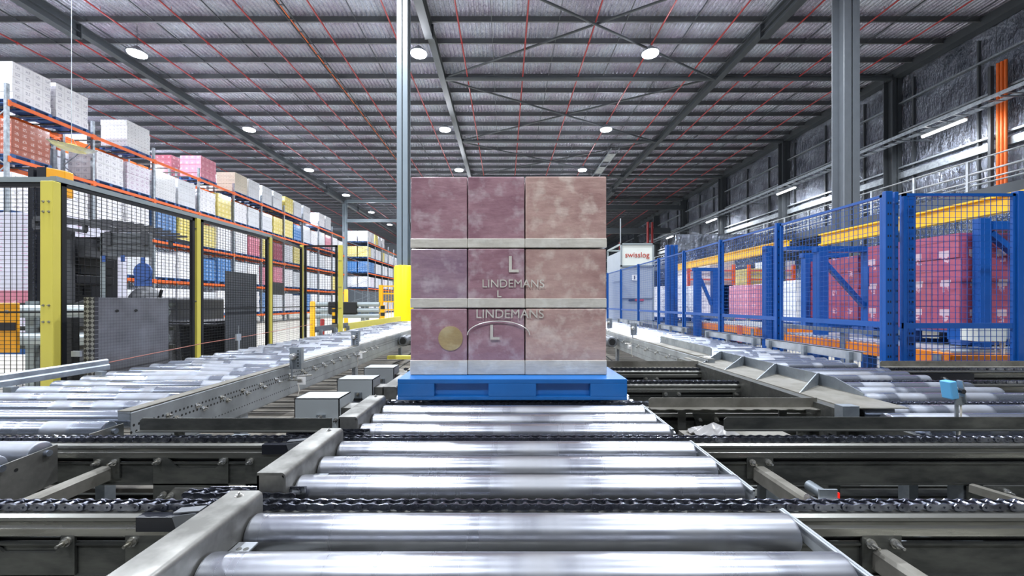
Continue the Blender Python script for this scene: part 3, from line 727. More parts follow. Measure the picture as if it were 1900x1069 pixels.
# ---- gear motors
for (x, y, s_, lab) in ((-1.60, 6.45, 1, 'grey gear motor on the side frame of the left lane'), (1.64, 6.3, -1, 'grey gear motor on the side frame of the right lane')):
    t = thing('gear_motor', lab, 'motor', (x, y, hz(.7)), 'gear motors')
    zc = hz(.60)
    MB().cyl((x, y-.12, zc), (x, y+.2, zc), .085, 24, [(0, .07), (.02, .082), (.05, .085), (.32, .085)]).build('motor_body', 'plate_grey', t, smooth=True)
    q = MB()
    for k in range(10):
        a = math.pi*2*k/10; q.box(x+.088*math.cos(a)-.004, x+.088*math.cos(a)+.004, y-.04, y+.18, zc+.088*math.sin(a)-.004, zc+.088*math.sin(a)+.004)
    q.build('cooling_fin', 'plate_grey', t)
    MB().cyl((x, y-.125, zc), (x, y-.12, zc), .05, 20).build('fan_grille', 'dark_void', t)
    MB().box(x+s_*.02, x+s_*.14, y+.12, y+.24, zc-.09, zc+.06).build('gearbox', 'plate_grey', t)
    MB().tube([(x+s_*.08, y+.1, zc-.08), (x+s_*.1, y+.05, zc-.2), (x+s_*.02, y-.2, zc-.28), (x-s_*.05, y-.6, zc-.3)], .008, 6).build('cable', 'black_rubber', t, smooth=True)
for i, (y, zz) in enumerate(((7.2, .72), (6.0, .84))):
    tag(MB().box(-1.75+.0, -.98, y, y+.08, hz(zz), hz(zz)+.05).build('cross_member', 'safety_yellow' if i == 0 else 'fence_yellow'), 'yellow cross member low between the left lane and the load, %s one' % ('farther', 'nearer')[i], 'beam')
# ---- sensor brackets
def sensor(lab, px, py, Y, size=.1, side=1, arm=True):
    c = P(px, py, Y)
    t = thing('sensor_bracket', lab, 'sensor', (c.x, Y, hz(.62)), 'sensor brackets on the lanes')
    q = MB().box(c.x-size*.35, c.x+size*.35, Y, Y+.003, c.z-size*.65, c.z+size*.65).box(c.x+size*.35, c.x+size*.353, Y, Y+.04, c.z-size*.3, c.z+size*.65)
    pl = q.build('plate', 'galvanised', t)
    q = MB()
    for k in range(6): q.box(c.x+size*.12, c.x+size*.2, Y-.001, Y, c.z-size*.5+k*size*.18, c.z-size*.42+k*size*.18)
    q.build('slots', 'dark_void', pl)
    MB().cyl((c.x-size*.1, Y-.035, c.z+size*.1), (c.x-size*.1, Y+.01, c.z+size*.1), size*.22, 14, [(0, size*.14), (.012, size*.2), (.045, size*.22)]).build('clamp_knob', 'bolt_zinc', t, smooth=True)
    MB().cyl((c.x-size*.15, Y-.012, hz(.60)), (c.x-size*.15, Y-.012, c.z), .006, 8).build('rod', 'galvanised', t, smooth=True)
    MB().cyl((c.x-size*.15-side*.02, Y-.012, hz(.575)), (c.x+side*.12, Y+.02, hz(.565)), .007, 8).cyl((c.x-size*.4-side*.0, Y-.012, hz(.6)), (c.x+side*.06, Y-.02, hz(.595)), .009, 8).build('cross_rod', 'bolt_zinc', t, smooth=True)
    MB().box(c.x+side*.02, c.x+side*.085, Y-.01, Y-.008, hz(.635), hz(.575)).build('paper_tag', 'paper_white', t)
    MB().tube([(c.x+side*.03, Y-.01, hz(.63)), (c.x+side*.035, Y-.01, hz(.68)), (c.x+side*.02, Y-.01, hz(.75))], .003, 6).build('cable', 'strap_white', t, smooth=True)
    return t
sensor('slotted sensor bracket with knob clamped on the left lane frame, nearer one', 548, 665, 3.15, .13)
sensor('slotted sensor bracket with knob clamped on the left lane frame, farther one', 659, 628, 4.62, .13)
sensor('sensor plate on twin rods at the inner edge of the right lane', 1176, 611, 5.6, .13, -1)
sensor('small sensor plate on the right lane next to the motor', 1131, 600, 6.9, .13, -1)
c = P(1768, 722, 1.745)
t = thing('photo_sensor', 'light blue photo sensor on a bent steel bracket over the right lane', 'sensor', (c.x, c.y, hz(.6)))
q = MB().bar(c+Vector((-.022, 0, .036)), c+Vector((-.010, 0, -.04)), .03, .045, (0, 1, 0)); q.build('sensor_head', 'sensor_blue', t, bevel=.004)
MB().bar(c+Vector((.012, -.016, .04)), c+Vector((.03, -.016, -.055)), .004, .022, (0, 1, 0)).box(c.x-.005, c.x+.03, c.y-.018, c.y-.014, c.z-.065, c.z-.03).build('bracket', 'galvanised', t)
MB().cyl(c+Vector((.014, -.03, -.005)), c+Vector((.014, .0, -.005)), .010, 12).build('clamp_knob', 'black_plastic', t, smooth=True)
MB().box(c.x+.0, c.x+.012, c.y-.012, c.y-.006, hz(.7), c.z-.04).build('post', 'galvanised', t)
MB().tube([c+Vector((.018, -.012, -.04)), c+Vector((.022, -.012, -.09)), c+Vector((.018, -.012, -.17)), c+Vector((.0, -.02, -.26))], .0035, 8).build('cable', 'strap_white', t, smooth=True)
# small parts seen below the chains on the right
t = thing('reflector_sensor', 'small mirror sensor with a red lit edge below the right chain rail', 'sensor', (1.06, 1.32, hz(.72)))
MB().box(1.035, 1.095, 1.33, 1.336, hz(.655), hz(.615)).build('mirror', 'galvanised', t)
MB().box(1.095, 1.100, 1.328, 1.338, hz(.655), hz(.625)).build('red_light', 'signal_red', t)
MB().cyl((1.02, 1.32, hz(.655)), (1.10, 1.32, hz(.662)), .014, 12).cyl((1.00, 1.34, hz(.645)), (1.03, 1.34, hz(.66)), .012, 10).build('clamp', 'bolt_zinc', t, smooth=True)
MB().box(1.06, 1.075, 1.34, 1.355, 0, hz(.65)).build('post', 'dirty_steel', t)
tag(MB().cyl((1.20, 1.60, hz(.72)), (1.30, 1.15, hz(.80)), .02, 14).build('drive_shaft', 'galvanised', smooth=True), 'round grey shaft below the chain rail to the right of the red lit sensor', 'shaft')
t = thing('wrap_scrap', 'scrap of crumpled clear plastic film lying on a frame behind the second chain', 'plastic film', (.96, 1.9, hz(.62)))
q = MB(); random.seed(3); n_ = 9; vs = []; fs = []
for i in range(n_):
    for j in range(n_):
        r = math.hypot(i-4, j-4)/5.6; vs.append((.88+.024*i, 1.82+.018*j, hz(.62)+max(0, (1-r))*.05+random.uniform(-.012, .012)))
for i in range(n_-1):
    for j in range(n_-1): fs.append((i*n_+j, (i+1)*n_+j, (i+1)*n_+j+1, i*n_+j+1))
q.add(vs, fs); q.build('film', 'foil_pack', t, smooth=True)
MB().box(.85, 1.35, 1.78, 1.98, hz(.66), hz(.625)).build('frame_plate', 'dusty_plate', t); MB().box(1.0, 1.06, 1.84, 1.9, 0, hz(.66)).build('leg', 'dirty_steel', t)
t = thing('drive_cover', 'white plastic cover with black strap beside the right lane motor cables', 'cover', (1.55, 3.9, hz(.62)))
MB().box(1.42, 1.66, 3.95, 4.15, hz(.64), hz(.60)).build('cover', 'paper_white', t, bevel=.01); MB().box(1.52, 1.58, 3.945, 4.155, hz(.642), hz(.597)).build('strap', 'black_rubber', t); MB().box(1.5, 1.56, 4.0, 4.08, 0, hz(.64)).build('leg', 'dirty_steel', t)
# under-structure seen through the gaps
for i, (x, y, lab) in enumerate(((-1.72, 2.25, 'bluish steel leg below the left lane, left one'), (-1.5, 2.25, 'bluish steel leg below the left lane, right one'), (1.28, 2.5, 'grey steel leg seen below the right chain rail, left one'), (1.62, 2.45, 'grey steel leg seen below the right chain rail, right one'))):
    tag(MB().box(x-.045, x+.045, y, y+.06, 0, hz(.75)).build('support_leg', 'galvanised'), lab, 'leg', 'support legs below the lanes')
tag(MB().box(-1.5, -.98, .78, .93, hz(.70), hz(.66)).build('cardboard_cover', 'dusty_plate', bevel=.006), 'beige cover plate at the bottom left corner, partly out of the frame', 'cover')
# ================================================================= WRAPPED LOAD ON THE CENTRE LANE
RT = hz(.53)
def pallet(q, x0, x1, y0, y1, z, hgt=.13):
    q.box(x0, x1, y0, y1, z+hgt-.022, z+hgt)
    for k in range(3):
        yy = y0+(y1-y0-.1)*k/2; q.box(x0, x1, yy, yy+.1, z, z+.018)
    for a in (x0, (x0+x1)/2-.06, x1-.12):
        for b in (y0, (y0+y1)/2-.06, y1-.12): q.box(a, a+.12, b, b+.12, z+.018, z+hgt-.022)
    return q
PX0, PX1, PY0 = -.585, .665, 2.2
t = thing('pallet_load', 'tall wrapped load of maroon wine cartons on a blue pallet in the centre lane', 'pallet load', (.04, PY0, RT))
q = MB(); q.box(PX0, PX1, PY0, PY0+1.17, RT+.09, RT+.115)
q.box(PX0, PX1, PY0, PY0+.1, RT, RT+.02).box(PX0, PX1, PY0+.53, PY0+.63, RT, RT+.02).box(PX0, PX1, PY0+1.07, PY0+1.17, RT, RT+.02)
for a, b in ((PX0, PX0+.2), (-.09, .17), (PX1-.2, PX1)):
    for c0 in (PY0, PY0+.53, PY0+1.07): q.box(a, b, c0, c0+.1, RT+.02, RT+.09)
q.box(PX0+.001, PX1-.001, PY0+.03, PY0+.035, RT+.01, RT+.10)
q.build('pallet', 'pallet_blue', t, bevel=.004)
def wine(name, a, b, c):
    n = NT(name)
    x = n.ramp(n.noise(3.0, 5, (1.2, 1.2, 2.0), .7, True), .35, .65)
    y = n.ramp(n.noise(11, 3, (1, 1, 1), .6, True), .5, .68)
    col = n.mix(x, rgb(a), rgb(b)); col = n.mix(n.math('MULTIPLY', y, .55), col, rgb(c))  # pale flecks of the third colour are painted stretch film highlights
    n.set(col, .4, 0.); n.b.inputs['Coat Weight'].default_value = .7; n.b.inputs['Coat Roughness'].default_value = .18
    n.bump(n.noise(6, 4, (1, 1, 3)), .3, .02); M[name] = n.m
wine('wine_maroon', 'B08A92', '8E6672', 'CDBCC0'); wine('wine_tan', 'C8A89E', 'A8847E', 'E4D4C8'); wine('wine_cream', 'DAD4C8', 'C4BEB2', 'E8E6DC'); wine('wine_gold', 'B8A070', 'A48C60', 'C8B890'); wine('wine_mauve', 'AA8E98', '8C7082', 'C8BAC0')
xs = (-.545, -.215, .115, .585)
tiers = ((RT+.115, .385), (RT+.50, .345), (RT+.845, .415))
names = ('left', 'middle', 'right')
for ti, (z0, hh) in enumerate(tiers):
    for ci in range(3):
        for ri in range(3):
            y0 = PY0+.12+ri*.345
            j = ((ti*7+ci*3+ri*5) % 5)*.002
            mt = ('wine_mauve' if ti == 1 else 'wine_maroon', 'wine_maroon', 'wine_tan')[ci]
            x0, x1 = xs[ci]+.003, xs[ci+1]-.003
            c = MB().box(x0, x1, y0+j, y0+.34+j, z0+.05, z0+hh-.004).build('carton', mt, t, origin=((x0+x1)/2, y0, z0), bevel=.006)
            MB().box(x0-.002, x1+.002, y0+j-.003, y0+.34+j, z0+.002, z0+(.055 if ti else .085)).build('tray_edge', 'wine_cream', c, origin=c['_o'], bevel=.003)
yt = PY0+.117
def label_text(s_, size, px, py, mat='strap_white', bold=0.0):
    p = P(px, py, yt); return text(s_, size, (p.x, yt-.002, p.z), t, mat, bold=bold)
label_text('LINDEMANS', .066, 952, 527, 'wine_cream'); label_text('LINDEMANS', .072, 946, 583, 'wine_cream')
label_text('L', .13, 952, 492, 'wine_cream', .002); label_text('L', .12, 917, 618, 'wine_cream', .002); label_text('L', .055, 926, 546, 'wine_cream', .001)
for (px, py) in ((836, 628),):
    p = P(px, py, yt); MB().cyl((p.x, yt-.002, p.z), (p.x, yt+.004, p.z), .07, 28).build('round_emblem', 'wine_gold', t)
# arch line over the lower L
q = MB(); pts = []
for k in range(15):
    a = math.pi*(1-k/14); p = P(925+58*math.cos(a), 622-26*math.sin(a), yt-.003); pts.append(p)
q.tube(pts, .003, 6).build('arch_line', 'wine_cream', t)
# thin stretch film corners
# ================================================================= LEFT SIDE
def mesh_panel(lab, a, b, z0, z1, mat, fmat, cat='fence panel', group=None, dx=.05, dz=.05, r=.0016, frame=.02, midz=None, mw=.014):
    """wire panel from a to b (x, y)"""
    a = Vector((a[0], a[1], 0)); b = Vector((b[0], b[1], 0)); L = (b-a).length; d = (b-a)/L
    nrm = Vector((-d.y, d.x, 0))
    t = thing('mesh_fence_panel', lab, cat, ((a.x+b.x)/2, (a.y+b.y)/2, z0), group)
    q = MB(); n_ = int(L/dx)
    for i in range(1, n_+1):
        p = a+d*(L*i/(n_+1)); q.bar(p+Vector((0, 0, z0)), p+Vector((0, 0, z1)), 2*r, 2*r, up=nrm)
    n_ = int((z1-z0)/dz)
    for i in range(1, n_+1):
        z = z0+(z1-z0)*i/(n_+1); q.bar(a+Vector((0, 0, z)), b+Vector((0, 0, z)), 2*r, 2*r)
    q.build('wire_mesh', mat, t)
    q = MB(); f = frame
    for p in (a+d*f/2, b-d*f/2): q.bar(p+Vector((0, 0, z0)), p+Vector((0, 0, z1)), f, f, up=nrm)
    for z in (z0+f/2, z1-f/2): q.bar(a+Vector((0, 0, z)), b+Vector((0, 0, z)), f, f)
    q.build('frame', fmat, t)
    if midz:
        MB().bar(a+Vector((0, 0, midz)), b+Vector((0, 0, midz)), .02, mw).build('cross_rail', fmat, t)
    return t
def fpost(lab, x, y, w_, d, z1, mat, black=True, bolts=()):
    t = thing('fence_post', lab, 'fence post', (x, y, 0), 'yellow fence posts')
    MB().box(x-w_/2, x+w_/2, y-d/2, y+d/2, 0, z1).build('post', mat, t, bevel=.004)
    MB().box(x-w_*.9, x+w_*.9, y-d*.9, y+d*.9, 0, .01).build('foot_plate', mat, t)
    for z in bolts:
        for s_ in (-1, 1): bolt(t, x+s_*w_*.22, y-d/2, z, r=.006, L=.012)
    return t
ZF = EYE
fpost('wide yellow fence post nearest the camera, with four pairs of bolts', -3.62, 3.22, .10, .06, ZF+.965, 'fence_yellow', bolts=(ZF+.80, ZF+.72, ZF-.02-.0, ZF-.15))
fpost('yellow fence post right of the chequer plate box', -3.6, 4.72, .055, .06, ZF+.985, 'fence_yellow', bolts=(ZF+.86, ZF+.02))
fpost('yellow fence post beside the narrow wire gate', -3.6, 6.18, .055, .06, ZF+1.0, 'fence_yellow', bolts=(ZF+.9,))
fpost('slim yellow and black fence post at the kink of the wire fence', -3.88, 7.72, .05, .06, ZF+1.1, 'fence_yellow')
fpost('yellow fence post at the far end of the black wire fence', -3.14, 7.72, .075, .06, ZF+1.1, 'fence_yellow', bolts=(ZF+.8, ZF+.3, ZF-.1))
tops = EYE
mesh_panel('black wire panel at the left edge, left of the wide yellow post', (-5.6, 3.25), (-3.68, 3.25), .15, EYE+.965, 'fence_black', 'fence_black', group='black wire panels', dx=.05, dz=.033, midz=EYE-.075, frame=.035)
mesh_panel('black wire panel behind the chequer plate box', (-3.6, 3.27), (-3.6, 4.67), .15, EYE+.98, 'fence_black', 'fence_black', group='black wire panels', dx=.05, dz=.033, midz=EYE-.075, frame=.035)
mesh_panel('black wire panel with the narrow dark sheet, between second and third post', (-3.6, 4.77), (-3.6, 6.13), .15, EYE+.99, 'fence_black', 'fence_black', group='black wire panels', dx=.05, dz=.033, midz=EYE-.075, frame=.035)
mesh_panel('black wire panel between the third post and the kink', (-3.61, 6.23), (-3.86, 7.66), .15, EYE+1.05, 'fence_black', 'fence_black', group='black wire panels', dx=.05, dz=.033, midz=EYE-.075, frame=.035)
mesh_panel('black wire panel facing the camera at the far end of the fence', (-3.83, 7.72), (-3.2, 7.72), .15, EYE+1.1, 'fence_black', 'fence_black', group='black wire panels', dx=.05, dz=.033, midz=EYE-.075, frame=.035)
q = MB().bar((-5.6, 3.25, EYE+.985), (-3.6, 3.25, EYE+.985), .05, .04).bar((-3.6, 3.22, EYE+.99), (-3.6, 6.2, EYE+1.02), .05, .04)
tag(q.build('top_rail', 'barrier_steel'), 'grey aluminium trunking along the top of the black wire fence', 'rail')
for (y0, y1, z1, lab) in ((5.28, 5.95, EYE+.42, 'tall grey perforated sheet fixed on the black wire fence'), (6.3, 6.8, EYE+.33, 'small grey perforated sheet fixed high on the black wire fence')):
    tag(MB().box(-3.66 if y0 < 6 else -3.72, -3.655 if y0 < 6 else -3.715, y0, y1, .3 if y0 < 6 else EYE+.13, z1).build('sheet_panel', 'plate_grey'), lab, 'panel')
# chequer plate box
t = thing('chequer_plate_guard', 'grey chequer plate guard standing against the black wire fence', 'plate guard', (-3.42, 3.7, 0))
MB().box(-3.40, -3.38, 3.36, 4.06, 0, EYE+.045).build('plate', 'diamond_plate', t)
MB().box(-3.47, -3.38, 3.33, 3.36, 0, EYE+.045).box(-3.47, -3.40, 4.03, 4.06, 0, EYE+.045).build('edge_strip', 'diamond_edge', t)
for yy in (3.52, 3.70): MB().cyl((-3.38, yy, EYE-.07), (-3.372, yy, EYE-.07), .012, 10).build('bolt_hole', 'dark_void', t)
# small junction box and red pull cord
t = thing('pull_cord', 'thin red pull cord strung along the left lane to a small grey clamp', 'cord', (-3.25, 3.5, hz(.4)))
MB().tube([(-3.3, 3.3, hz(.50)), (-3.28, 4.4, hz(.44)), (-3.26, 5.2, hz(.42)), (-3.24, 6.8, hz(.36))], .004, 6).build('cord', 'wire_copper', t)
MB().box(-3.27, -3.25, 4.9, 4.98, hz(.46), hz(.38)).box(-3.262, -3.255, 4.94, 4.945, hz(.38), hz(.28)).box(-3.26, -3.1, 4.93, 4.96, hz(.62), hz(.60)).box(-3.262, -3.252, 4.93, 4.96, hz(.62), hz(.44)).build('clamp', 'light_steel', t)
tag(MB().box(-3.50, -3.43, 3.26, 3.28, hz(.435), hz(.39)).build('junction_box', 'light_steel'), 'small grey box at the foot of the wide yellow post', 'box')
# ---- lift truck behind the fence
t = thing('lift_truck', 'black and yellow lift truck with a tall mast behind the black wire fence', 'forklift', (-6.2, 5.6, 0))
TY = 5.6
def tx(px): return (px-937)*TY/FOC
def tz(py): return EYE-(py-562)*TY/FOC
q = MB()
for x0, x1 in ((52, 62), (68, 85)): q.box(tx(x0), tx(x1), TY, TY+.12, .05, tz(310))
for zz in (3.05, 2.2, 1.3, .4): q.box(tx(52), tx(85), TY+.04, TY+.08, zz, zz+.08)
q.build('mast', 'black_plastic', t)
MB().box(tx(62), tx(68), TY+.02, TY+.1, .2, tz(330)).cyl((tx(65), TY, .3), (tx(65), TY, tz(345)), .02, 8).build('lift_chain', 'chain_steel', t)
MB().prism([(tx(85), tz(310)), (tx(120), tz(317)), (tx(120), tz(365)), (tx(108), tz(365)), (tx(90), tz(337)), (tx(85), tz(337))], 'y', TY, TY+.12).build('mast_head', 'truck_yellow', t, bevel=.01)
q = MB()
for i in range(9):
    y0 = TY-.25+i*.16; zz = tz(418)+.04*math.sin(i*.4)
    q.box(tx(112), tx(236), y0, y0+.035, zz, zz+.03)
q.build('guard_slat', 'truck_grey', t)
pts = [(tx(112), TY-.3, tz(432)), (tx(112), TY-.3, tz(415)), (tx(150), TY-.3, tz(413)), (tx(200), TY-.3, tz(421)), (tx(255), TY-.3, tz(434))]
for dy in (0, 1.35):
    q = MB(); pp = [Vector(p)+Vector((0, dy, 0)) for p in pts[1:]]
    for a, b in zip(pp[:-1], pp[1:]): q.bar(a, b, .05, .06)
    pp = [Vector(p)+Vector((0, dy, -.12)) for p in pts[1:4]]
    for a, b in zip(pp[:-1], pp[1:]): q.bar(a, b, .05, .04)
    for a in pp: q.bar(a, a+Vector((0, 0, .12)), .04, .04)
    q.build('overhead_guard', 'truck_grey', t)
q = MB()
for px in (148, 156): q.box(tx(px)-.025, tx(px)+.025, TY-.2, TY-.14, tz(570), tz(430))
q.box(tx(150), tx(180), TY-.1, TY+.3, tz(478), tz(445)).box(tx(112), tx(190), TY, TY+.2, tz(458), tz(440))
q.build('cab_post', 'truck_grey', t)
random.seed(11); q = MB()
for i in range(14):
    x = tx(random.uniform(112, 145)); z = tz(random.uniform(450, 560)); q.box(x-.08, x+.1, TY+random.uniform(-.1, .3), TY+.5, z-.06, z+.06)
q.box(tx(110), tx(142), TY+.2, TY+.6, tz(565), tz(450)); q.build('carriage', 'black_plastic', t, bevel=.008)
q = MB()
for i in range(6):
    x = tx(112+6*i); q.tube([(x, TY-.1, tz(445)), (x+.06, TY-.14, tz(480)), (x-.03, TY-.12, tz(520)), (x+.05, TY-.1, tz(560))], .014, 6)
q.build('hose', 'black_rubber', t, smooth=True)
MB().prism([(tx(120), tz(562)), (tx(150), tz(552)), (tx(315), tz(552)), (tx(315), .15), (tx(120), .15)], 'y', TY+.1, TY+1.1).build('body', 'truck_grey', t, bevel=.03)
q = MB().cyl((tx(235), TY+.3, tz(560)), (tx(235), TY+.3, tz(530)), .2, 24, [(0, .2), (.08, .19), (.16, .14), (.22, .05)]); q.build('steering_dome', 'truck_grey', t, smooth=True)
MB().cyl((tx(296), TY, tz(552)), (tx(300), TY, tz(538)), .02, 10).build('control_lever', 'black_plastic', t)
for px in (140, 290): MB().cyl((tx(px), TY+.05, .18), (tx(px), TY+.25, .18), .18, 24).build('wheel', 'black_rubber', t, smooth=True)
t = thing('lifting_frame', 'long grey lifting beam with side plates hanging above the chequer plate guard', 'lifting beam', (-4.0, 5.3, 1.9))
TY = 5.3
MB().box(tx(186), tx(276), TY, TY+.06, tz(476), tz(432)).build('beam', 'plate_grey', t, bevel=.004)
for z in (440, 452, 464): MB().box(tx(188), tx(275), TY-.006, TY, tz(z)-.006, tz(z)+.006).build('ridge', 'truck_grey', t)
for px in (202, 270): MB().box(tx(px)-.04, tx(px)+.04, TY-.02, TY-.006, tz(455), tz(430)).build('side_plate', 'truck_grey', t)
MB().box(tx(186), tx(190), TY, TY+.04, 0, tz(432)).build('post', 'barrier_steel', t)
for px in (192, 228): MB().box(tx(px)-.02, tx(px)+.03, TY-.01, TY-.002, tz(486), tz(474)).build('blue_tab', 'truck_blue', t)
t = thing('paddle_sign', 'round dark blue paddle hanging on a short handle behind the wire fence', 'paddle', (tx(268), 5.28, 1.5))
q = MB().cyl((tx(268), 5.268, tz(505)), (tx(268), 5.29, tz(505)), .118, 32).prism([(tx(253), tz(505)), (tx(284), tz(505)), (tx(284), tz(531)), (tx(253), tz(531))], 'y', 5.273, 5.287)
q.build('paddle', 'truck_blue', t); MB().box(tx(265), tx(271), 5.272, 5.288, tz(495), tz(478)).build('handle', 'truck_blue', t)
# load held beside the truck, yellow end stop and barrier rails
t = thing('pallet_load', 'tall white carton stack with pink base at the left edge behind the wire fence', 'pallet load', (-7.0, 5.9, .55))
MB().box(-8.0, tx(57)-.32, 5.9, 7.0, .68, 2.62).build('cartons', 'c_F', t, bevel=.01)
MB().box(-8.0, tx(57)-.34, 5.88, 6.98, .55, .70).build('pallet', 'rack_pallet_blue', t)
MB().box(-8.0, tx(57)-.32, 5.895, 5.9, EYE-.02, EYE+.18).build('pink_print', 'c_P', t)
t = thing('end_stop', 'yellow end stop block with a black latch behind the wire fence at the left edge', 'end stop', (-4.9, 4.1, 0))
MB().box(-5.3, -4.95, 4.1, 4.13, EYE-.51, EYE+.0).build('block', 'truck_yellow', t, bevel=.01); MB().box(-5.12, -4.96, 4.09, 4.1, EYE-.28, EYE-.2).build('latch', 'black_plastic', t)
for xx, zz in ((-5.05, -.09), (-5.14, -.42)): bolt(t, xx, 4.1, EYE+zz, r=.012)
MB().box(-5.3, -5.2, 4.1, 4.13, 0, EYE-.51).build('leg', 'truck_yellow', t)
t = thing('crash_barrier', 'double tube crash barrier behind the near yellow post', 'barrier', (-4.6, 4.6, 0))
for h_ in (.10, .42): MB().cyl((-5.9, 4.7, hz(h_)), (-3.95, 4.7, hz(h_)), .075, 20).build('rail', 'barrier_steel', t, smooth=True)
for h_ in (.0, .28, .5): MB().box(-5.9, -3.95, 4.82, 4.85, hz(h_+.05), hz(h_-.0)).build('back_rail', 'dirty_steel', t)
for xx in (-5.6, -4.1): MB().box(xx-.05, xx+.05, 4.76, 4.82, 0, hz(-.02)).build('post', 'barrier_steel', t)
tag(MB().box(-4.58, -4.50, 4.2, 4.28, 0, hz(.15)).build('bollard_pad', 'black_rubber', bevel=.008), 'dark ribbed rubber post right of the near yellow fence post', 'post')
t = thing('waste_bin', 'large black waste bin behind the second yellow post', 'bin', (-3.95, 5.6, 0))
q = MB().cyl((-4.25, 5.7, .02), (-4.25, 5.7, hz(.28)), .4, 4, [(0, .33), (.9, .42), (hz(.28)-.02, .44)]); q.build('body', 'black_plastic', t)
MB().box(-4.62, -3.8, 5.32, 6.1, hz(.28), hz(.24)).box(-4.66, -3.76, 5.28, 6.14, hz(.30), hz(.27)).build('rim', 'black_plastic', t, bevel=.01)
# ---- far barriers, bollards, gate
t = thing('crash_barrier', 'long grey crash barrier with black padding, far left of the column', 'barrier', (-5, 14, 0))
FB = 13.0
def fx(px, Y=FB): return (px-937)*Y/FOC
def fz(py, Y=FB): return EYE-(py-562)*Y/FOC
for z in (565, 576, 586): MB().cyl((fx(582), FB, fz(z)), (fx(704), FB, fz(z)), .075, 14).build('rail', 'barrier_steel', t, smooth=True)
MB().box(fx(611), fx(664), FB-.12, FB+.1, fz(582), fz(560)).build('padding', 'black_rubber', t, bevel=.03)
for px in (590, 672, 680): MB().box(fx(px)-.05, fx(px)+.05, FB+.02, FB+.1, 0, fz(562)).build('post', 'barrier_steel', t)
for (px, top, Y, c_, w_, lab) in ((580, 559, 11.5, 'safety_yellow', .07, 'slim yellow bollard at the left end of the far crash barrier'), (642, 537, 16, 'safety_yellow', .08, 'yellow bollard behind the far yellow fence post'), (598, 592, 12.4, 'pipe_red', .06, 'short red bollard in front of the far crash barrier')):
    x = fx(px, Y); z = fz(top, Y)
    tag(MB().cyl((x, Y, 0), (x, Y, z), w_, 16, [(0, w_), (z-.03, w_), (z, w_*.7)]).build('bollard', c_, smooth=True), lab, 'bollard')
for (px, top, lab) in ((620, 572, 'yellow and black striped bollard in front of the black padding'), (710, 566, 'yellow and black striped bollard beside the yellow safety gate')):
    Y = 11.8; x = fx(px, Y); z = fz(top, Y)
    t = thing('bollard', lab, 'bollard', (x, Y, 0), 'striped bollards')
    MB().cyl((x, Y, 0), (x, Y, z), .06, 16).build('post', 'safety_yellow', t, smooth=True)
    for k in range(4): MB().cyl((x, Y, z-.12-.2*k), (x, Y, z-.02-.2*k), .062, 16).build('black_band', 'black_rubber', t, smooth=True)
t = thing('safety_gate', 'yellow mesh safety gate left of the yellow column guard', 'gate', (-4, 13.5, 0))
Y = 13.5
for px in (707, 736): MB().box(fx(px, Y)-.06, fx(px, Y)+.06, Y-.05, Y+.05, 0, fz(529, Y)).build('post', 'safety_yellow', t)
q = MB()
for z in (531, 545, 560, 575): q.bar((fx(707, Y), Y, fz(z, Y)), (fx(736, Y), Y, fz(z, Y)), .03, .04)
for px in (711, 716, 721, 726, 731): q.bar((fx(px, Y), Y, fz(590, Y)), (fx(px, Y), Y, fz(530, Y)), .012, .012)
q.build('gate_frame', 'safety_yellow', t)
# ---- hanging dome mirror
Y = 6.2; c = P(135, 272, Y)
t = thing('dome_mirror', 'clear acrylic dome mirror hanging on a thin wire at upper left', 'mirror', (c.x, Y, c.z))
q = MB(); R = .27
q.cyl((c.x, Y, c.z-.09), (c.x, Y, c.z+.02), R, 36, [(0, .07), (.02, .15), (.055, .22), (.09, .26), (.105, .275), (.11, .275)])
o = q.build('dome', 'clear_acrylic', t, smooth=True); o.rotation_euler = (.1, .22, 0)
MB().cyl((c.x-.04, Y, c.z+.0), (c.x-.04, Y, c.z+.03), .15, 24, [(0, .15), (.02, .10), (.03, .04)]).build('painted_reflection', 'fence_yellow', t, smooth=True)  # yellow disc put in as the reflection inside the dome
MB().cyl((c.x-.02, Y, c.z+.02), (c.x-.02, Y, zt-.1), .004, 6).build('wire', 'light_steel', t)
q = MB()
for k in range(3):
    a = 2.1*k; q.bar((c.x-.02, Y, c.z+.16), (c.x+.25*math.cos(a), Y+.25*math.sin(a), c.z+.03), .004, .004)
q.build('stay', 'light_steel', t)
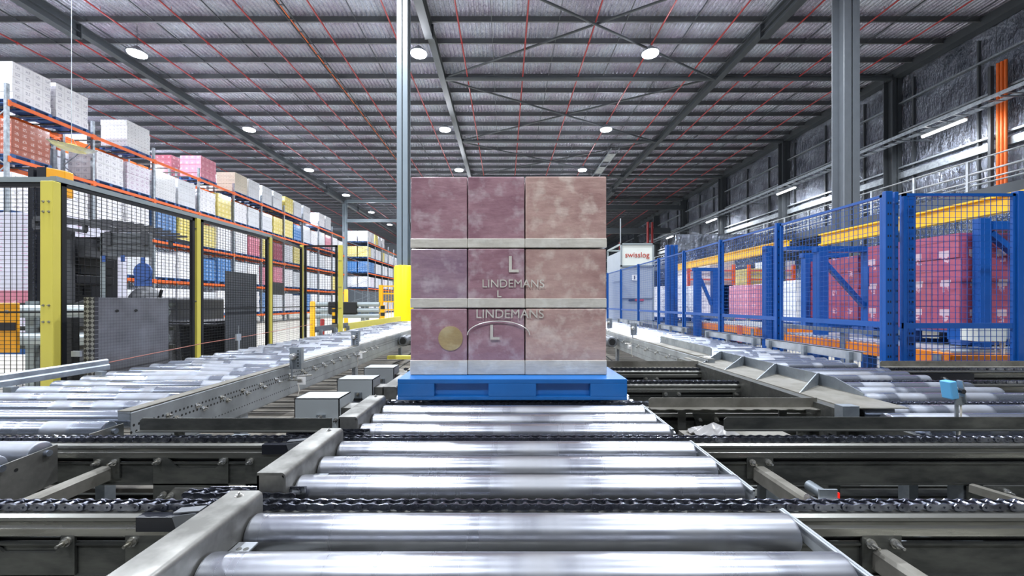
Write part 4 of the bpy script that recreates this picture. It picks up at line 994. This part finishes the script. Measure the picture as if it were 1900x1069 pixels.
# ================================================================= LEFT RACKING
RXF = -15.9
def rack(lab, y0, nb, pitch, depth, xf, levels, uph=.15):
    t = thing('pallet_rack', lab, 'pallet rack', (xf, y0, 0))
    up = None
    for k in range(nb+1):
        y = y0+pitch*k
        if up is None:
            q = MB(); zt2 = levels[0]+uph+.4
            for xx in (0, -depth): q.box(xx-.045, xx+.045, -.045, .045, 0, zt2)
            z = .3; s_ = 1
            while z < zt2-1.0:
                q.bar((0 if s_ > 0 else -depth, 0, z), (-depth if s_ > 0 else 0, 0, z+.9), .03, .03); z += .9; s_ = -s_
            up = q.build('upright_frame', 'galvanised', t, origin=(0, 0, 0)); o = up
        else: o = up.copy(); COL.objects.link(o)
        o.location = Vector((xf, y, 0))-Vector(t['_o'])
    bmh = None
    for lz in levels:
        for k in range(nb):
            for j, xx in enumerate((0, -depth)):
                if bmh is None:
                    q = MB().box(-.025, .025, .05, pitch-.05, -.11, 0).box(-.06, .03, .0+.0, .06, -.16, .03).box(-.06, .03, pitch-.06, pitch, -.16, .03)
                    bmh = q.build('beam', 'rack_orange', t, origin=(0, 0, 0)); o = bmh
                else: o = bmh.copy(); COL.objects.link(o)
                o.location = Vector((xf+xx+(.05 if j == 0 else -.0), y0+pitch*k, lz))-Vector(t['_o'])
    for lz in levels:
        q = MB()
        for k in range(nb):
            for f in (.15, .38, .62, .85): q.box(xf-depth, xf, y0+pitch*(k+f)-.03, y0+pitch*(k+f)+.03, lz-.05, lz-.01)
        o = q.build('deck_bars', 'dirty_steel', t); o['kind'] = 'stuff'
    return t
LV = (EYE+6.47, EYE+4.68, EYE+2.85, EYE+1.05, EYE-.72)
Y0 = 12.92; PB = 2.7
rack('long orange and grey pallet rack full of wrapped loads along the left side', Y0, 10, PB, 1.15, RXF-.03, LV)
lname = {'W': 'white printed cartons', 'V': 'purple printed cartons', 'G': 'greyish wrapped cartons', 'D': 'pale dotted cartons', 'Y': 'yellow cartons', 'B': 'blue cartons', 'P': 'pink cartons', 'M': 'maroon cartons', 'T': 'tan cartons', 'R': 'brown-red cartons'}
proto = {}
def load(code, x, y, z, lab, grp, hh=1.2, wd=1.1):
    key = (code, hh, wd)
    if key not in proto:
        t = thing('pallet_load', lab, 'pallet load', (0, 0, 0), grp)
        rnd = random.Random(hash(key) % 1000 if False else len(proto))
        q = MB(); ch = hh/5
        for k in range(5):
            j = rnd.uniform(-.012, .012); j2 = rnd.uniform(-.012, .012)
            q.box(-wd/2+j, wd/2+j, -wd/2+j2, wd/2+j2, .145+k*ch, .145+(k+1)*ch-.004)
        q.build('cartons', 'c_'+code, t, origin=(0, 0, .145))
        pallet(MB(), -.58, .58, -.58, .58, 0, .14).build('pallet', 'rack_pallet_blue', t, origin=(0, 0, 0))
        t.location = (x, y, z); proto[key] = t; return t
    return dup(proto[key], (x, y, z), lab, grp)
rows = ("WW .D .. P. TG GG YG G. WG ..", "R. WV DG WY WG GY YB GW GP WW", "WW WW BY YW WP YM GY WG GW GG", "WD WG WW BB GW PP WG GG WW YG", "WV WG WW GW WW BG WW BW WG WW")
lvn = ('top', 'second', 'third', 'fourth', 'lowest')
rnd = random.Random(5)
for li, row in enumerate(rows):
    for b, cell in enumerate(row.split()):
        for s_, c_ in enumerate(cell):
            if c_ == '.': continue
            hh = rnd.choice((1.15, 1.25, 1.3)) if li else (1.12 if b else 1.22)
            load(c_, RXF-.61, Y0+PB*b+.72+1.26*s_+rnd.uniform(-.03, .03), LV[li], '%s, %s level of the long rack, %s bay, %s place' % (lname[c_], lvn[li], ordn(b), ('near', 'far')[s_]), 'wrapped pallets in the long rack', hh)
# back to back rack behind
rack('second pallet rack standing back to back behind the long left rack', Y0, 8, PB, 1.15, RXF-1.55, LV[:2])
for li, row in enumerate((".G W. .. M. G. GG", "GG GG GG GG GG GG")):
    for b, cell in enumerate(row.split()):
        for s_, c_ in enumerate(cell):
            if c_ == '.': continue
            load(c_, RXF-2.13, Y0+PB*b+.72+1.26*s_, LV[li], '%s, %s level of the rear rack, %s bay, %s place' % (lname[c_], lvn[li], ordn(b), ('near', 'far')[s_]), 'wrapped pallets in the rear rack', 1.15)
# far rack
Y2 = 46.6
L2 = (EYE+7.0, EYE+5.2, EYE+3.45, EYE+1.7)
rack('shorter orange pallet rack far off, left of the pale grey column', Y2, 5, PB, 2.5, -15.8, L2)
for li, row in enumerate(("WW YG W. .. ..", "YG WG YG WW GW", "BB WG GW WG WW", "WV WG VW WG WW", "WW GV WW GW WW")):
    for b, cell in enumerate(row.split()):
        for s_, c_ in enumerate(cell):
            if c_ == '.': continue
            for dd in (0, 1):
                load(c_, -16.45-1.25*dd, Y2+PB*b+.72+1.26*s_, (L2+(.02,))[li], '%s, %s level of far rack, %s bay, %s place, %s' % (lname[c_], lvn[li], ordn(b), ('near', 'far')[s_], ('front', 'behind')[dd]), 'wrapped pallets in the far rack', 1.2)
# ================================================================= RIGHT SIDE
def bpost(lab, x, y, w_, d, z0, z1, grp='blue machine posts', holes_=False):
    t = thing('machine_post', lab, 'post', (x, y, 0), grp)
    MB().box(x-w_/2, x+w_/2, y-d/2, y+d/2, z0, z1).build('post', 'machine_blue', t, bevel=.004)
    MB().box(x-w_*.8, x+w_*.8, y-d*.8, y+d*.8, 0, max(z0, .012)).build('foot_plate', 'machine_blue', t)
    if holes_:
        q = MB(); z = z0+.3
        while z < z1-.1: q.box(x-w_*.25, x-w_*.1, y-d/2-.001, y-d/2, z, z+.02); q.box(x+w_*.1, x+w_*.25, y-d/2-.001, y-d/2, z, z+.02); z += .1
        o = q.build('slots', 'dark_void', t); o['kind'] = 'stuff'
    return t
FX = 3.5; FH = EYE+1.0
fy = (3.7, 5.17, 6.55, 7.9, 9.2, 10.6, 12.2, 13.8)
for i, y in enumerate(fy):
    w_ = .075 if i != 1 else .09
    bpost('blue fence post along the right lane, %s from the camera' % ORD[i], FX, y, w_*.85, .04, 0, FH+.02, 'blue fence posts', i < 4)
for i in range(len(fy)-1):
    mesh_panel('blue wire fence panel along the right lane, %s from the camera' % ORD[i], (FX, fy[i]+.04), (FX, fy[i+1]-.04), .12, FH, 'machine_blue', 'machine_blue', group='blue wire panels along the right lane', dx=.055, dz=.055, r=.0018, frame=.025, midz=EYE-.20, mw=.05)
for i, (xa, xb) in enumerate(((FX+.14, 4.66), (4.72, 5.8))):
    mesh_panel('blue wire fence panel facing the camera, %s of the corner post' % ('just right', 'farther right')[i], (xa, 3.7), (xb, 3.7), .12, FH, 'machine_blue', 'machine_blue', group='blue wire panels facing the camera', dx=.055, dz=.055, r=.0018, frame=.025, midz=EYE-.21, mw=.05)
bpost('slim blue post just right of the fence corner', 3.592, 3.72, .035, .03, 0, FH+.02, 'blue fence posts', True)
bpost('thick blue post right of the fence corner', P(1684, 500, 3.85).x, 3.85, .10, .06, 0, EYE+1.03, 'blue machine posts', True)
bpost('blue fence post in the middle of the right end panels', 4.69, 3.7, .05, .06, 0, FH+.02, 'blue fence posts')
bpost('very thick blue post carrying a diagonal arm near the right edge', P(1822, 500, 4.35).x, 4.35, .12, .08, 0, P(1822, 406, 4.35).z)
t = thing('blue_portal', 'blue cross arm with diagonal strut at the right edge behind the mesh', 'frame', (5.4, 4.35, 2.1))
z = P(1822, 412, 4.35).z
MB().box(5.2, 6.6, 4.3, 4.4, z-.09, z).build('cross_arm', 'machine_blue', t); MB().bar((5.21, 4.35, z-.12), (5.75, 4.35, z-.55), .06, .06).build('strut', 'machine_blue', t)
MB().box(5.75, 5.81, 4.32, 4.38, 0, z-.09).build('post', 'machine_blue', t)
# double post and inner portals
Yd = 5.75
for j, (px, w_) in enumerate(((1423, .08), (1434, .06))):
    bpost('blue post of a close pair behind the second fence panel, %s one' % ('left', 'right')[j], P(px, 500, Yd).x, Yd, w_, .1, 0, P(px, 457, Yd).z)
for j, px in enumerate((1238, 1245.5, 1253)):
    bpost('tall blue guide post of three standing together, %s one' % ('left', 'middle', 'right')[j], P(px, 500, 9.9).x, 9.9, .075, .12, 0, P(px, 455, 9.9).z)
def portal(lab, xa, xb, Y, top, base, grp='blue portal frames'):
    t = thing('blue_portal', lab, 'frame', ((xa+xb)/2, Y, 0), grp)
    for x in (xa, xb): MB().box(x-.07, x+.07, Y-.06, Y+.06, 0, top).build('post', 'machine_blue', t, bevel=.004)
    MB().box(xa-.1, xb+.1, Y-.05, Y+.05, top-.08, top).build('top_beam', 'machine_blue', t)
    MB().box(xa+.07, xb-.07, Y-.03, Y+.03, base, base+.06).build('lower_beam', 'machine_blue', t)
    MB().bar((xa+.07, Y, top-.25), (xb-.07, Y, base+.3), .06, .06).build('diagonal', 'machine_blue', t)
    return t
portal('blue portal frame with a diagonal brace before the dark red load', P(1523, 500, 6.0).x, P(1612, 500, 6.0).x, 6.0, P(0, 458, 6.0).z, .95)
portal('blue portal frame nearer the double post, mostly behind mesh', P(1452+45, 500, 7.4).x, P(1560, 500, 7.4).x, 7.4, P(0, 470, 7.4).z, .95)
portal('blue portal frame behind the third fence panel', P(1294, 500, 9.2).x, P(1326, 500, 9.2).x, 9.2, P(0, 497, 9.2).z, .95)
tag(MB().box(P(1460, 0, 6.2).x, P(1712, 0, 6.2).x, 6.2, 6.3, P(0, 464, 6.2).z, P(0, 457, 6.2).z).build('cross_beam', 'machine_blue'), 'long blue cross beam above the dark red load', 'beam')
# orange flow lanes with skate rollers
def flow_lane(lab, x0, x1, y0, y1, h0):
    t = thing('flow_lane', lab, 'roller lane', ((x0+x1)/2, y0, 0), 'orange roller lanes')
    z = hz(h0)
    for x in (x0, x1): MB().box(x-.025, x+.025, y0, y1, z-.13, z).build('side_beam', 'lane_orange', t)
    for y in (y0, y1): MB().box(x0, x1, y-.02, y+.02, z-.13, z-.02).build('end_beam', 'lane_orange', t)
    r0 = None; n_ = int((y1-y0)/.09)
    for k in range(n_):
        y = y0+.06+.09*k
        if r0 is None: r0 = MB().cyl((x0+.03, 0, 0), (x1-.03, 0, 0), .03, 12).build('roller', 'light_steel', t, origin=(0, 0, 0), smooth=True); o = r0
        else: o = r0.copy(); COL.objects.link(o)
        o.location = Vector((0, y, z+.0))-Vector(t['_o'])
    for x in (x0, x1):
        for y in (y0+.1, (y0+y1)/2, y1-.1):
            MB().box(x-.04 if x == x0 else x-.02, x+.02 if x == x0 else x+.04, y-.04, y+.04, 0, z+.12 if y > y0+.2 else z-.02).build('leg', 'galvanised', t)
    for y in (y0+.5,): MB().box(x0-.035, x0-.026, y-.08, y+.08, z-.3, z+.02).build('connector', 'warm_orange', t)
    q = MB().box(x0-.08, x0-.06, y0+.6, y1, z+.12, z+.17); q.build('guide_rail', 'galvanised', t)
flow_lane('orange sided roller lane under the maroon load behind the blue mesh', 4.42, 5.7, 4.0, 6.5, .50)
flow_lane('orange sided roller lane farther back behind the third blue fence panel', 4.5, 5.7, 7.2, 9.6, .45)
flow_lane('orange sided roller lane at the right edge behind the mesh', 6.2, 7.4, 3.9, 5.6, .45)
def big_load(lab, x, y, z, hh, code='L', wd=1.12):
    t = thing('pallet_load', lab, 'pallet load', (x+wd/2, y+wd/2, z), 'big wrapped loads behind the blue mesh')
    q = MB(); rr = random.Random(int(y*10)); n_ = 4
    for k in range(n_):
        j = rr.uniform(-.008, .008); q.box(x+j, x+wd+j, y-j, y+wd-j, z+.15+hh*k/n_, z+.15+hh*(k+1)/n_-.004)
    q.build('cartons', 'c_'+code, t, origin=(x, y, z+.15))
    pallet(MB(), x-.02, x+wd+.02, y-.02, y+wd+.02, z, .15).build('pallet', 'truck_blue', t)
    return t
big_load('large maroon wrapped load with paper labels, between the two thick blue posts', 4.98, 4.42, hz(.46), 1.08)
big_load('large maroon wrapped load cut by the right edge of the photo', 6.3, 4.45, hz(.41), 1.08)
big_load('dark red wrapped load behind the blue portal frame', 5.55, 6.35, hz(.40)-.02, 1.02, 'M')
big_load('pink wrapped load standing alone behind the second fence panel', 7.6, 12.6, .62, 1.1, 'P')
big_load('maroon wrapped load right beside the lone pink load', 8.6, 12.75, .62, 1.1, 'M', .5)
for i, (px, Y, c_, lab) in enumerate(((1225, 15, 'W', 'white wrapped load just right of the white cabinet'), (1300, 14, 'W', 'white wrapped load behind the third fence panel'), (1343, 14, 'D', 'pale dotted wrapped load left of the lone pink load'), (1440, 12.4, 'W', 'white wrapped load behind the double blue post'), (1478, 11, 'G', 'grey wrapped load left of the blue portal frames'), (1515, 11, 'P', 'pink wrapped load seen through the blue portal frames'), (1275, 16, 'G', 'grey wrapped load far back by the three guide posts'))):
    x = (px-937)*Y/FOC; big_load(lab, x, Y, .62, 1.15, c_)
tag(MB().box(4.9, 10.7, 12.4, 16, .3, .58).build('transfer_deck', 'dirty_steel'), 'dark steel transfer deck under the far white and pink loads', 'deck')
# orange racking far right
t = thing('pallet_rack', 'small orange framed rack of coloured boxes behind the blue mesh, far right', 'pallet rack', (11, 18, 0))
for x in (8.2, 10.2, 10.9, 12.9):
    MB().box(x-.06, x+.06, 18, 18.1, 0, 3.0).build('upright', 'rack_orange', t)
for (a, b) in ((8.2, 10.2), (10.9, 12.9)):
    for z in (.8, 1.48, 1.83, 2.3, 2.7): MB().box(a, b, 17.98, 18.03 if z in (.8, 2.3, 2.7) else 19.2, z, z+.07).build('beam', 'rack_orange', t)
for i, (x, c_, lab) in enumerate(((8.3, 'W', 'white'), (9.3, 'T', 'tan'), (11.0, 'Y', 'yellow'), (12.0, 'G', 'grey'))):
    load(c_, x+.45, 18.7, 1.9 if i % 2 else 1.55, 'small %s boxed load in the far right orange rack' % lab, 'loads in the far right rack', 1.15, 1.1)
# foil curtain above
tag(MB().box(8.2, 16, 19.4, 19.5, 3.1, 4.6).build('foil_curtain', 'wall_foil'), 'crumpled silver foil curtain hanging below the yellow beam', 'curtain')
# ---- control box with cables, leaning pallet
t = thing('control_box', 'grey control box with hanging cables on the thick blue post near the right edge', 'control box', (P(1870, 625, 4.0).x, 4.0, .8))
a = P(1815, 608, 4.0); b = P(1868, 634, 4.0); MB().box(a.x, b.x, 4.0, 4.16, b.z, a.z).build('box', 'cabinet_white', t, bevel=.006); a2 = P(1895, 640, 4.0)
MB().box(b.x+.01, a2.x, 4.02, 4.16, b.z+.02, a.z).build('box', 'cabinet_grey', t, bevel=.006)
q = MB(); random.seed(4)
for k in range(7):
    x = b.x-.05+.045*k; q.tube([(x, 4.05, b.z+.02), (x+.04*random.uniform(-1, 1), 4.03, b.z-.15), (x+.05*random.uniform(-1, 1), 4.03, b.z-.35), (x, 4.05, b.z-.6)], .009, 6)
q.build('cable', 'strap_white', t, smooth=True)
MB().box(a.x+.02, b.x, 4.16, 4.3, b.z, a.z).build('mounting', 'machine_blue', t)
tag(MB().bar((5.05, 3.9, .35), (5.35, 4.05, 1.1), .10, .04, (0, 1, 0)).build('leaning_slat', 'strap_white'), 'pale slat leaning behind the mesh at the right edge', 'slat')
# ---- white cabinet with lettering
t = thing('machine_enclosure', 'tall white and grey enclosure with a red word on its top panel', 'cabinet', (4.2, 13, 0))
cx0, cx1, cy0, cy1, ctop = 3.72, 4.80, 13.0, 14.7, EYE+1.92
MB().box(cx0+.05, cx1-.05, cy0+.03, cy0+.05, ctop-.72, ctop-.05).build('top_panel', 'cabinet_white', t)
MB().box(cx0+.05, cx1-.05, cy0+.03, cy0+.05, .75, ctop-.76).build('door_panel', 'cabinet_grey', t)
MB().box(cx0, cx0+.02, cy0+.05, cy1, .75, ctop-.25).build('side_panel', 'cabinet_grey', t)
q = MB()
for x in (cx0, cx1-.05):
    for y in (cy0, cy1): q.box(x, x+.05, y, y+.05, 0, ctop)
for z in (ctop-.05, ctop-.76, .7): q.box(cx0, cx1, cy0, cy0+.05, z, z+.05)
for z in (ctop-.05, .7): q.box(cx0, cx0+.05, cy0, cy1, z, z+.05); q.box(cx1-.05, cx1, cy0, cy1, z, z+.05)
q.box(cx0, cx1, cy1, cy1+.05, ctop-.05, ctop)
q.build('frame', 'barrier_steel', t)
MB().box(cx0+.05, cx1-.05, cy0+.01, cy0+.03, EYE+.12, EYE+.15).build('door_bar', 'plate_grey', t)
text('swisslog', .24, ((cx0+cx1)/2+.0, cy0+.02, ctop-.38), t, 'ink_red', ext=.004)
MB().box(4.17-.085, 4.17+.085, cy0+.008, cy0+.02, EYE+.72, EYE+.90).build('number_sign', 'paper_white', t); text('1', .15, (4.17, cy0+.004, EYE+.81), t, 'ink_dark', bold=.006, ext=.003)
MB().box(3.98, 4.18, cy0+.0, cy0+.01, EYE+.06, EYE+.11).build('black_strip', 'ink_dark', t); MB().box(4.18, 4.47, cy0, cy0+.01, EYE+.06, EYE+.12).build('red_strip', 'ink_red', t)
MB().cyl((4.0, 14, ctop), (4.0, 14, ctop+1.0), .02, 8).build('signal_mast', 'light_steel', t)
# red risers and far dark structure at the back right
for i, (px, Y) in enumerate(((1202, 45), (1210, 45.2), (1150, 60), (1172, 62))):
    x = (px-937)*Y/FOC
    tag(MB().cyl((x, Y, 0), (x, Y, EYE+9), .13, 12).build('riser_pipe', 'pipe_red', smooth=True), 'red riser pipe far at the back of the hall, %s of four' % ('third from the left', 'rightmost', 'leftmost', 'second from the left')[i], 'pipe', 'red riser pipes')
tag(MB().box(11.3, 18.8, 45.9, 46.3, EYE+7.9, EYE+8.5).build('tie_beam', 'rafter_grey'), 'dark tie beam reaching the right wall far back', 'beam')
tag(MB().box(11.3, 20.4, 45.9, 46.3, EYE+10.6, EYE+11.1).build('tie_beam', 'rafter_grey'), 'upper dark tie beam reaching the right wall far back', 'beam')
